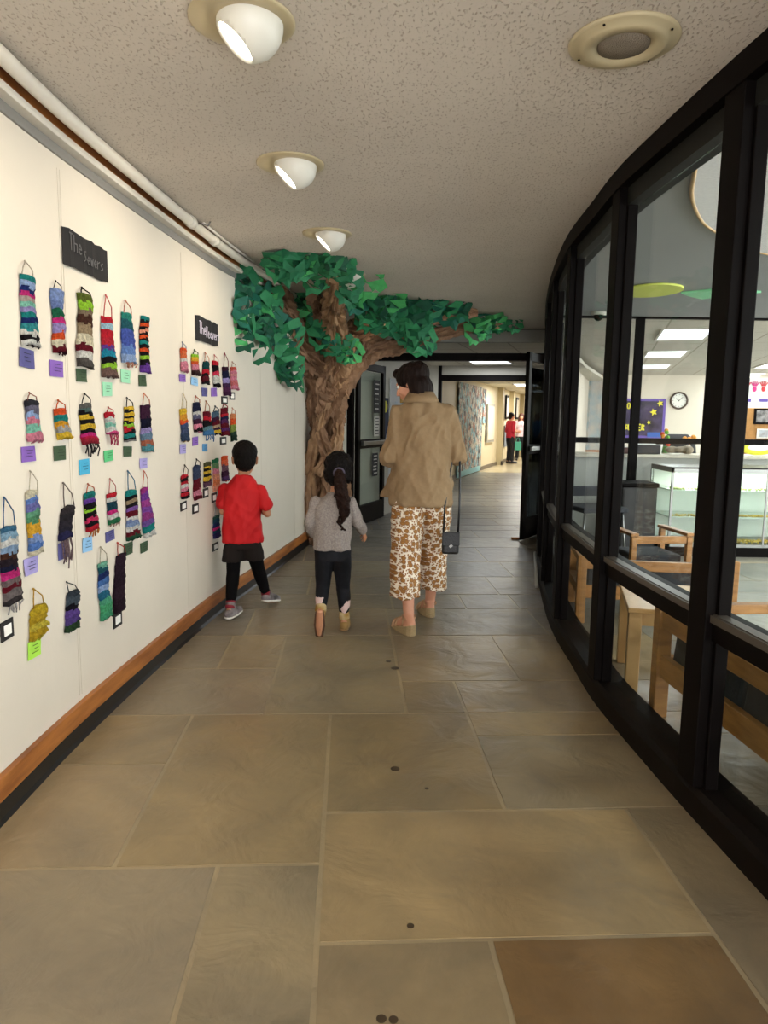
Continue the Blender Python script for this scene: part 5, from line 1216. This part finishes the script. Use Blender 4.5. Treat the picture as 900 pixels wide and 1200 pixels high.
def shoe(e, ankle, heel, toe, k, m, sole_m, high=.05, name='shoe'):
    heel, toe, ankle = Vector(heel), Vector(toe), Vector(ankle)
    up = (toe - heel).cross(V(1, 0, 0)).normalized()
    if up.dot(ankle - heel) < 0: up = -up
    bm = bmesh.new(); chain(bm, [heel + up*.030*k, toe.lerp(heel, .5) + up*.030*k, toe + up*.022*k], [.036*k, .042*k, .030*k], 14); capsule(bm, ankle + (ankle-heel).normalized()*high*.2, heel.lerp(toe, .25) + up*.03*k, .041*k, .042*k, 14)
    bm = remesh(bm, .005, 2); o = build(name, bm, m, e, smooth=True)
    bm = bmesh.new(); chain(bm, [heel, toe.lerp(heel, .45), toe - (toe-heel)*.0], [.038*k, .045*k, .034*k], 16)
    Ml = (toe - heel).normalized(); 
    for v in bm.verts:   # flatten along up
        h = (v.co - heel).dot(up); v.co -= up * (h * .68 - .006*k)
    bm = remesh(bm, .004, 1); build('sole', bm, sole_m, o, smooth=True); return o

# ---------------- woman
def floral():
    m = bpy.data.materials.new('floral_print_cloth'); m.use_nodes = True; nt = m.node_tree; N = nt.nodes; L = nt.links; b = N['Principled BSDF']; b.inputs['Roughness'].default_value = .8
    tc = N.new('ShaderNodeTexCoord'); n = N.new('ShaderNodeTexNoise'); n.inputs['Scale'].default_value = 30; L.new(tc.outputs['Object'], n.inputs['Vector'])
    mxv = N.new('ShaderNodeMix'); mxv.data_type = 'VECTOR'; mxv.inputs[0].default_value = .012; sx_ = N.new('ShaderNodeSeparateXYZ'); L.new(tc.outputs['Object'], sx_.inputs[0]); cx_ = N.new('ShaderNodeCombineXYZ'); ax_ = N.new('ShaderNodeMath'); ax_.operation = 'MULTIPLY_ADD'; ax_.inputs[1].default_value = .35; L.new(sx_.outputs[1], ax_.inputs[0]); L.new(sx_.outputs[0], ax_.inputs[2]); L.new(ax_.outputs[0], cx_.inputs[0]); L.new(sx_.outputs[2], cx_.inputs[1]); L.new(cx_.outputs[0], mxv.inputs[4]); L.new(n.outputs['Color'], mxv.inputs[5])
    def flower(scale, stops):
        v = N.new('ShaderNodeTexVoronoi'); v.inputs['Scale'].default_value = scale; v.voronoi_dimensions = '2D'; v.inputs['Randomness'].default_value = .85; L.new(mxv.outputs[1], v.inputs['Vector'])
        r = N.new('ShaderNodeValToRGB'); e = r.color_ramp.elements
        while len(e) > 1: e.remove(e[-1])
        e[0].position = stops[0][0]; e[0].color = lin(stops[0][1])
        for p_, c in stops[1:]: x = e.new(p_); x.color = lin(c)
        L.new(v.outputs['Distance'], r.inputs[0]); return r, v
    r1, v1 = flower(27, [(0, '#5f3414'), (.10, '#b07a35'), (.20, '#7a4a20'), (.27, '#a87434'), (.36, '#6b4424'), (.41, '#dccdb8')])
    r2, v2 = flower(62, [(0, '#7a4a22'), (.28, '#96602c'), (.34, '#e0d2bd'), (.6, '#e6dac8')])
    lt = N.new('ShaderNodeMath'); lt.operation = 'GREATER_THAN'; lt.inputs[1].default_value = .42; L.new(v1.outputs['Distance'], lt.inputs[0])
    mx = N.new('ShaderNodeMix'); mx.data_type = 'RGBA'; L.new(lt.outputs[0], mx.inputs[0]); L.new(r1.outputs[0], mx.inputs[6]); L.new(r2.outputs[0], mx.inputs[7]); L.new(mx.outputs[2], b.inputs['Base Color'])
    return m
e = empty('person', (.24, 4.5, 0)); tag(e, 'woman in tan jacket and floral cropped trousers walking away, looking down at the children', 'person')
Rw = RZ(1.2) @ RX(-.40)
J = dict(head=V(-.085, .04, 1.562), neck=V(-.02, -.0, 1.455), chest=V(0, 0, 1.27), waist=V(0, .0, 1.08), pelvis=V(0, 0, .93),
 shL=V(-.150, 0, 1.365), elL=V(-.205, -.01, 1.10), wrL=V(-.13, .21, 1.10), shR=V(.150, 0, 1.365), elR=V(.225, .0, 1.11), wrR=V(.14, .22, 1.13),
 hipL=V(-.085, 0, .86), knL=V(-.095, -.02, .48), anL=V(-.075, -.15, .115), heL=V(-.062, -.205, .05), toL=V(-.16, -.02, .015),
 hipR=V(.085, 0, .86), knR=V(.095, .16, .47), anR=V(.085, .26, .10), heR=V(.085, .22, .05), toR=V(.03, .40, .015), pnL=(1, 0, -.3), pnR=(-1, 0, -.3), thL=1, thR=-1)
body(e, J, .94, M_skin, .98, Rw, vox=.006)
# jacket
bm = bmesh.new()
loft(bm, [(-.005, -.0, .800, .200, .150), (-.005, 0, .90, .196, .148), (-.005, 0, 1.02, .186, .138), (0, 0, 1.15, .182, .130), (0, 0, 1.27, .184, .126), (0, 0, 1.34, .180, .116), (-.005, 0, 1.395, .155, .098), (-.015, -.005, 1.445, .105, .078), (-.02, -.005, 1.478, .075, .065)], 32, e=.9)
for s, o in (('L', -1), ('R', 1)):
    chain(bm, [J['sh'+s] + V(0, 0, .0), J['el'+s] + V(0, -.01, .0)], [.060, .060], 18)
    capsule(bm, J['sh'+s], V(o*.08, 0, 1.375), .060, .06, 16)
    chain(bm, [J['el'+s], J['el'+s].lerp(J['wr'+s], .55)], [.060, .054], 18)
# open front flap swinging out on the left
loft(bm, [(-.215, .04, .845, .050, .060), (-.185, .04, .92, .045, .07), (-.15, .04, 1.03, .04, .07), (-.12, .03, 1.15, .03, .05)], 16)
M_jack = mat('tan_twill', '#91785a', .85, nscale=60, namt=.08, spec=.2)
jk = cloth('jacket', bm, M_jack, e, .0065, .013, 4, sz=2.0)
bm = bmesh.new()  # collar stands and folds
for k_, (r0_, z_, dz) in enumerate(((.088, 1.462, 0), )):
    A_, B_ = [], []
    n = 22; prof = []
    rings = []
    for i in range(n + 1):
        a = PI * (1.18 + .0) * (i / n - .5) - PI/2
        ca_, sa_ = math.cos(a), math.sin(a); cx_, cy_ = -.018, -.004
        def q(r, z): return V(cx_ + ca_*r, cy_ + sa_*r*.86, z)
        rings.append([bm.verts.new(p) for p in (q(.066, 1.47), q(.070, 1.505), q(.078, 1.510), q(.108, 1.462), q(.118, 1.440), q(.108, 1.440), q(.08, 1.455))])
    for a, b in zip(rings[:-1], rings[1:]):
        for i in range(7): bm.faces.new((a[i], a[(i+1)%7], b[(i+1)%7], b[i]))
    bm.faces.new(rings[0][::-1]); bm.faces.new(rings[-1])
build('collar', bm, M_jack, jk, smooth=True)
for s in 'LR':
    d = (J['wr'+s] - J['el'+s]); bm = bmesh.new(); c0 = J['el'+s] + d*.46; c1 = J['el'+s] + d*.60
    tube(bm, [c0, c0.lerp(c1, .5), c1], [.062, .064, .060], 20); bm = remesh(bm, .006, 2); displace(bm, folds(.004, 9)); build('cuff', bm, mat('cuff_lining', '#7d6a55', .9), jk, smooth=True)
# trousers
bm = bmesh.new()
loft(bm, [(-.100, -.115, .228, .090, .095), (-.100, -.09, .36, .092, .10), (-.095, -.045, .55, .094, .103), (-.088, -.01, .72, .102, .115), (-.075, 0, .88, .110, .12), (-.06, 0, 1.0, .10, .11)], 24)
loft(bm, [(.098, .20, .205, .086, .10), (.092, .175, .36, .088, .10), (.092, .12, .52, .09, .105), (.088, .045, .72, .10, .115), (.075, 0, .88, .108, .12), (.06, 0, 1.0, .10, .11)], 24)
cloth('trousers', bm, floral(), e, .006, .010, 11, sz=1.4, diag=.2)
# hair
def H(e, c, k, R, blobs, m, vox=.005, amp=.004, sm=3, seed=0, name='hair', fx=60, fz=6):
    bm = bmesh.new()
    for b in blobs: ball(bm, c + R @ (Vector(b[0])*k), tuple(x*k for x in b[1]), R, 20, 14)
    bm = remesh(bm, vox, sm); strands(bm, c, amp, seed, fx, fz); return build(name, bm, m, e, smooth=True)
M_hbr = mat('dark_brown_hair', '#1c0f0a', .6, nscale=80, namt=.4, stretch=(1, 1, .12), bump=.6, bscale=160, spec=.12)
M_hbk = mat('black_hair', '#0e0806', .6, nscale=80, namt=.4, bump=.6, bscale=160, spec=.12)
H(e, J['head'], 1.0, Rw, [((0, -.024, .036), (.093, .104, .090)), ((.072, -.03, -.04), (.030, .056, .085)), ((-.072, -.045, -.04), (.030, .046, .080)), ((0, -.072, -.045), (.086, .056, .092)), ((.05, -.05, -.085), (.042, .05, .045)), ((-.05, -.05, -.085), (.042, .05, .045)), ((0, .052, .086), (.055, .035, .03)), ((0, -.09, .04), (.07, .05, .07)), ((.02, -.062, -.095), (.082, .05, .06))], M_hbr, amp=.005)
# sandals
M_tan = mat('tan_leather', '#b08a66', .6, nscale=20, namt=.15); M_esp = mat('straw_wedge', '#a89068', .8, nscale=60, namt=.3, stretch=(1, 1, 8))
for s in 'LR':
    he, to = J['he'+s], J['to'+s]; d = (to - he); d.z = 0; L_ = d.length; u = d.normalized(); sd = V(-u.y, u.x, 0)
    bm = bmesh.new(); prof = []
    rings = []
    for i in range(11):
        t = i / 10; wdt = .030 + .012 * math.sin(PI * min(1, t * 1.15)); top = .058 * (1 - t)**1.3 + .014; p = he + u * (L_ + .05) * (t) - u * .03; 
        if i in (0, 10): wdt *= .55
        rings.append([bm.verts.new(V(p.x, p.y, 0) + sd * wdt * q + V(0, 0, z)) for q, z in ((-1, 0.001), (1, .001), (1.0, top), (-1.0, top))])
    skin(bm, rings); o = build('sandal', bm, M_esp, e, bevel=.004)
    bm = bmesh.new()
    def arc(c, w_, h_, nn=10, r=.006): tube(bm, [c + sd * w_ * math.cos(PI * i / nn) + V(0, 0, h_ * math.sin(PI * i / nn)) for i in range(nn + 1)], r, 8)
    f_ = he + u * (L_ * .78); f_.z = .02; arc(f_, .042, .048, r=.010)
    f2 = he + u * (L_ * .62); f2.z = .03; arc(f2, .04, .055, r=.008)
    a_ = J['an'+s] + V(0, 0, -.01); tube(bm, [a_ + V(math.cos(t)*.040, math.sin(t)*.044, .01*math.sin(t)) for t in [2*PI*i/16 for i in range(17)]], .006, 8)
    tube(bm, [a_ + sd*.04, he + u*.05 + sd*.036 + V(0, 0, .0)], .005, 6); tube(bm, [a_ - sd*.04, he + u*.05 - sd*.036 + V(0, 0, .0)], .005, 6)
    build('strap', bm, M_tan, o, smooth=True)
# bag on a long strap hanging over her right forearm
g = empty('shoulder_bag', (.24 + .178, 4.5 - .125, .505)); tag(g, 'small black bag on a long strap hanging from the right arm of the woman', 'bag')
M_bag = mat('black_leather', '#0e0e12', .45, bump=.3, bscale=90)
bm = bmesh.new(); box(bm, (0, 0, .07), (.105, .045, .14)); build('bag_body', bm, M_bag, g, bevel=.014)
bm = bmesh.new(); box(bm, (0, -.026, .10), (.108, .008, .085)); build('flap', bm, M_bag, g, bevel=.004)
bm = bmesh.new(); box(bm, (0, -.031, .055), (.016, .004, .020), RY(PI/4)); build('clasp', bm, M_alu, g)
bm = bmesh.new(); tube(bm, [(.045, 0, .13), (.05, .0, .3), (.05, .03, .5), (.052, .08, .62), (.045, .10, .685), (.02, .11, .66), (-.01, .06, .50), (-.04, .01, .30), (-.046, .0, .13)], .0065, 8); build('strap', bm, M_bag, g, smooth=True)

# ---------------- girl
e = empty('person', (-.32, 4.32, 0)); tag(e, 'small girl with a curly ponytail in a grey sweater and black leggings', 'person')
Rg = RZ(-.35) @ RX(-.05)
J = dict(head=V(.045, .02, 1.02), neck=V(.022, 0, .875), chest=V(.015, 0, .76), waist=V(.01, 0, .64), pelvis=V(.01, 0, .55),
 shL=V(-.095, 0, .83), elL=V(-.130, -.02, .69), wrL=V(-.115, .08, .615), shR=V(.115, 0, .825), elR=V(.165, .0, .70), wrR=V(.185, .07, .645),
 hipL=V(-.045, 0, .50), knL=V(-.055, .03, .30), anL=V(-.060, -.085, .165), heL=V(-.062, -.125, .155), toL=V(-.068, -.085, .015),
 hipR=V(.06, 0, .50), knR=V(.07, .05, .29), anR=V(.078, .06, .085), heR=V(.078, .035, .012), toR=V(.085, .19, .012), pnL=(1, 0, 0), pnR=(-.7, 0, -.6))
body(e, J, .66, M_skin2, .86, Rg, vox=.0048, wr=.028)
M_sw = mat('heather_sweater', '#9a8f89', .95, nscale=120, namt=.3, spec=.1, bump=.5, bscale=200)
bm = bmesh.new()
loft(bm, [(.0, 0, .538, .118, .090), (.0, 0, .60, .115, .088), (.005, 0, .70, .116, .085), (.01, 0, .79, .122, .082), (.015, 0, .845, .098, .068), (.02, 0, .875, .055, .05), (.02, 0, .888, .047, .045)], 26, e=.9)
for s, o in (('L', -1), ('R', 1)):
    chain(bm, [J['sh'+s], J['el'+s], J['el'+s].lerp(J['wr'+s], .95)], [.036, .035, .030], 16)
cloth('sweater', bm, M_sw, e, .005, .008, 2, sz=3)
M_legg = mat('black_leggings', '#0c0c0f', .7, nscale=10, col2='#1b1b20', spec=.15); M_pinkp = mat('pale_pink_panel', '#c9aca6', .7)
bm = bmesh.new()
for s in 'LR': chain(bm, [J['hip'+s] + V(0, 0, .04), J['hip'+s], J['kn'+s], J['kn'+s].lerp(J['an'+s], .35), J['an'+s].lerp(J['kn'+s], .1)], [.064, .062, .045, .042, .031], 16)
loft(bm, [(.008, 0, .47, .10, .075), (.008, 0, .56, .10, .078)], 20)
def pp_(c):
    if c.x < 0: return 1 if (.17 < c.z < .245 and c.x < -.055 + (c.z - .2) * .3) else 0
    return 1 if (.10 < c.z < .20 and (c.x - .04) * 1.8 + .07 > (.2 - c.z)*1.2 + .03 and c.x > .055 and abs((c.z - .10) - (c.x - .045) * 1.4) < .032) else 0
cloth('leggings', bm, [M_legg, M_pinkp], e, .005, .003, 5, pred=pp_)
H(e, J['head'], .94, Rg, [((0, -.018, .036), (.090, .106, .092)), ((.066, -.02, -.02), (.028, .05, .06)), ((-.066, -.02, -.02), (.028, .05, .06)), ((0, -.06, -.02), (.080, .06, .08))], M_hbk, amp=.010, fx=38, fz=30)
bm = bmesh.new(); c = J['head']; pt_ = [c + V(.0, -.10, .0), c + V(.012, -.135, -.03), c + V(.015, -.13, -.10), c + V(.03, -.115, -.17), c + V(.035, -.11, -.24), c + V(.03, -.108, -.29)]
chain(bm, pt_, [.028, .036, .040, .042, .034, .014], 14)
rnd = random.Random(4)
for i in range(16):
    q = pt_[rnd.randint(1, 5)]; tube(bm, [q + V(math.cos(t*5+i)*.016 + rnd.uniform(-.002, .002) + (i % 3 - 1)*.018, math.sin(t*5+i)*.014 - .016, -.06*t) for t in [k_/8 for k_ in range(9)]], .006, 6)
bm = remesh(bm, .004, 1); strands(bm, c, .008, 3, 40, 35); build('ponytail', bm, mat('curly_brown_hair', '#24130c', .65, spec=.12, nscale=60, namt=.4, bump=.6, bscale=140), e, smooth=True)
bm = bmesh.new(); q = c + V(.004, -.112, -.006); tube(bm, [q + V(math.cos(t)*.03, math.sin(t)*.008 - .008, math.sin(t)*.028) for t in [2*PI*k_/14 for k_ in range(15)]], .007, 8); build('hair_tie', bm, mat('lilac_tie', '#4a4152', .7), e, smooth=True)
M_boot = mat('mustard_suede', '#957440', .8, nscale=30, namt=.15); M_sole = mat('brown_rubber_sole', '#4f3320', .7); M_so2 = mat('tan_sole', '#8a6a44', .7)
shoe(e, J['anL'], J['heL'] + V(0, 0, 0), J['toL'], .80, M_boot, M_sole, name='boot'); shoe(e, J['anR'], J['heR'], J['toR'], .80, M_boot, M_so2, name='boot')
for a_, b_ in ((J['anL'], J['knL']), (J['anR'], J['knR'])):
    bm = bmesh.new(); tube(bm, [a_.lerp(b_, -.02), a_.lerp(b_, .22)], [.036, .034], 16)
    bm = remesh(bm, .005, 1); build('sock', bm, mat('cream_sock', '#b8a47c', .9, nscale=20, col2='#95702c'), e, smooth=True)

# ---------------- boy
e = empty('person', (-.935, 4.75, 0)); tag(e, 'small boy in a red T-shirt, dark shorts and black leggings walking by the wall', 'person')
Rb = RZ(.18) @ RX(-.08)
J = dict(head=V(-.002, .01, 1.056), neck=V(-.012, 0, .940), chest=V(-.02, 0, .78), waist=V(-.022, 0, .64), pelvis=V(-.022, 0, .54),
 shL=V(-.135, 0, .855), elL=V(-.150, -.005, .705), wrL=V(-.09, .14, .73), shR=V(.098, 0, .855), elR=V(.150, -.01, .695), wrR=V(.07, .13, .71),
 hipL=V(-.08, 0, .49), knL=V(-.082, -.03, .29), anL=V(-.082, -.135, .085), heL=V(-.085, -.17, .012), toL=V(-.05, -.01, .012),
 hipR=V(.035, 0, .49), knR=V(.065, .10, .29), anR=V(.105, .17, .095), heR=V(.105, .145, .045), toR=V(.165, .29, .012), pnL=(1, 0, -.2), pnR=(-1, 0, -.2))
body(e, J, .70, M_skin2, 1.02, Rb, vox=.0048, wr=.028)
M_red = mat('red_jersey', '#c2151a', .7, nscale=4, namt=.1, spec=.3)
bm = bmesh.new()
loft(bm, [(-.022, 0, .500, .136, .092), (-.022, 0, .58, .132, .09), (-.02, 0, .68, .128, .088), (-.02, 0, .78, .134, .088), (-.018, 0, .855, .122, .078), (-.015, 0, .905, .085, .062), (-.012, 0, .938, .054, .05), (-.012, 0, .950, .049, .046)], 28, e=.9)
for s in 'LR': chain(bm, [J['sh'+s], J['sh'+s].lerp(J['el'+s], .62)], [.038, .049], 16)
cloth('shirt', bm, M_red, e, .005, .009, 7, sz=2.2)
bm = bmesh.new()
loft(bm, [(-.088, -.008, .368, .074, .078), (-.082, 0, .44, .074, .08), (-.06, 0, .52, .075, .08)], 22); loft(bm, [(.048, .03, .372, .068, .078), (.04, .02, .44, .070, .08), (.02, 0, .52, .075, .08)], 22); loft(bm, [(-.022, 0, .46, .125, .082), (-.022, 0, .55, .12, .08)], 22)
cloth('shorts', bm, mat('charcoal_shorts', '#221c1a', .9, spec=.15), e, .005, .004, 3)
bm = bmesh.new()
for s in 'LR': chain(bm, [J['hip'+s], J['kn'+s], J['kn'+s].lerp(J['an'+s], .35), J['an'+s].lerp(J['kn'+s], .08)], [.056, .045, .043, .031], 16)
cloth('leggings', bm, mat('black_tights', '#0b090a', .9, spec=.1), e, .005, .002, 5)
H(e, J['head'], 1.04, Rb, [((0, -.014, .040), (.081, .098, .084)), ((0, -.052, -.008), (.070, .052, .068)), ((0, -.06, -.045), (.05, .035, .035)), ((0, .05, .078), (.058, .036, .032))], M_hbk, amp=.004, fx=70, fz=40)
for s in 'LR':
    bm = bmesh.new(); a_, b_ = J['an'+s], J['kn'+s]; tube(bm, [a_.lerp(b_, -.08), a_.lerp(b_, .16)], [.034, .033], 16)
    bm = remesh(bm, .005, 1); build('sock', bm, mat('crimson_sock', '#7c1826', .9), e, smooth=True)
M_sh = mat('grey_trainer', '#8a8080', .7, nscale=14, col2='#352c2d'); M_shs = mat('white_sole', '#ddd8cf', .6)
shoe(e, J['anL'], J['heL'], J['toL'], .86, M_sh, M_shs); shoe(e, J['anR'], J['heR'], J['toR'], .86, M_sh, M_shs)

# ---------------- people far down the hallway
def far_person(loc, rz, label, top_m, leg_m, hair_m, longhair=False, h=1.0, skin_m=M_skin, sleeve=.5):
    e = empty('person', loc, rz); tag(e, label, 'person'); R = RX(0)
    J = dict(head=V(0, .02, 1.46), neck=V(0, 0, 1.32), chest=V(0, 0, 1.16), waist=V(0, 0, 1.0), pelvis=V(0, 0, .86), shL=V(-.155, 0, 1.27), shR=V(.155, 0, 1.27), elL=V(-.20, -.02, 1.0), elR=V(.20, -.02, 1.0),
      wrL=V(-.17, .10, .80), wrR=V(.10, .20, .98), hipL=V(-.08, 0, .80), hipR=V(.08, 0, .80), knL=V(-.09, .03, .44), knR=V(.09, .04, .44), anL=V(-.10, 0, .08), anR=V(.10, .0, .08), heL=V(-.10, -.04, .012), heR=V(.10, -.04, .012), toL=V(-.12, .17, .012), toR=V(.12, .17, .012), pnL=(1, 0, 0), pnR=(-1, 0, 0))
    body(e, J, .90, skin_m, .95, R, vox=.010)
    bm = bmesh.new(); loft(bm, [(0, 0, .80, .175, .125), (0, 0, 1.0, .155, .11), (0, 0, 1.18, .17, .11), (0, 0, 1.28, .15, .09), (0, 0, 1.325, .07, .06)], 22)
    for s in 'LR': chain(bm, [J['sh'+s], J['sh'+s].lerp(J['el'+s], min(1, sleeve*1.4)), J['el'+s].lerp(J['wr'+s], max(0, sleeve - .5))], [.065, .06, .055], 14)
    cloth('shirt', bm, top_m, e, .01, .005, 1)
    bm = bmesh.new()
    for s in 'LR': chain(bm, [J['hip'+s], J['kn'+s], J['an'+s] + V(0, 0, .04)], [.098, .070, .056], 14)
    loft(bm, [(0, 0, .76, .16, .11), (0, 0, .9, .15, .11)], 20); cloth('trousers', bm, leg_m, e, .01, .004, 2)
    bl_ = [((0, -.02, .036), (.090, .104, .092)), ((0, -.06, -.02), (.08, .06, .08))]
    if longhair: bl_ += [((.08, -.01, -.09), (.035, .05, .12)), ((-.08, -.01, -.09), (.035, .05, .12)), ((0, -.07, -.10), (.09, .05, .12))]
    H(e, J['head'], .97, R, bl_, hair_m, vox=.01)
    for s in 'LR': shoe(e, J['an'+s], J['he'+s], J['to'+s], .95, M_bag, M_bag)
    return e
p = flo(597, 543)
far_person((p.x, p.y, .001), -1.2, 'person in a red shirt and black trousers standing far down the hallway', mat('crimson_shirt', '#b81f3a', .8), mat('black_trousers', '#15151c', .8), M_hbr, sleeve=.5)
e = empty('hand_bag', (p.x + .22, p.y - .12, .42)); tag(e, 'small teal bag held by the red shirted person in the hallway', 'bag')
bm = bmesh.new(); box(bm, (0, 0, .13), (.20, .08, .26)); build('bag_body', bm, mat('teal_bag', '#4fb09a', .7), e, bevel=.02)
bm = bmesh.new(); tube(bm, [(-.06, 0, .25), (-.03, 0, .38), (.03, 0, .38), (.06, 0, .25)], .008, 6); build('handle', bm, mat('teal_bag', '#4fb09a', .7), e)
p = flo(609, 539.5)
far_person((p.x, p.y, .001), PI - .1, 'long haired person in a white and pink top facing the viewer down the hallway', mat('white_pink_top', '#d5c6c9', .8, nscale=8, col2='#b98f98'), mat('black_trousers', '#15151c', .8), mat('auburn_hair', '#4a2416', .6), True)
far_person((p.x + .42, p.y - .6, .001), PI/2 + .6, 'person in a blue top partly behind the right door leaf in the hallway', mat('denim_blue_top', '#3f6a9a', .8), mat('dark_navy_trousers', '#1b2030', .8), M_hbr)
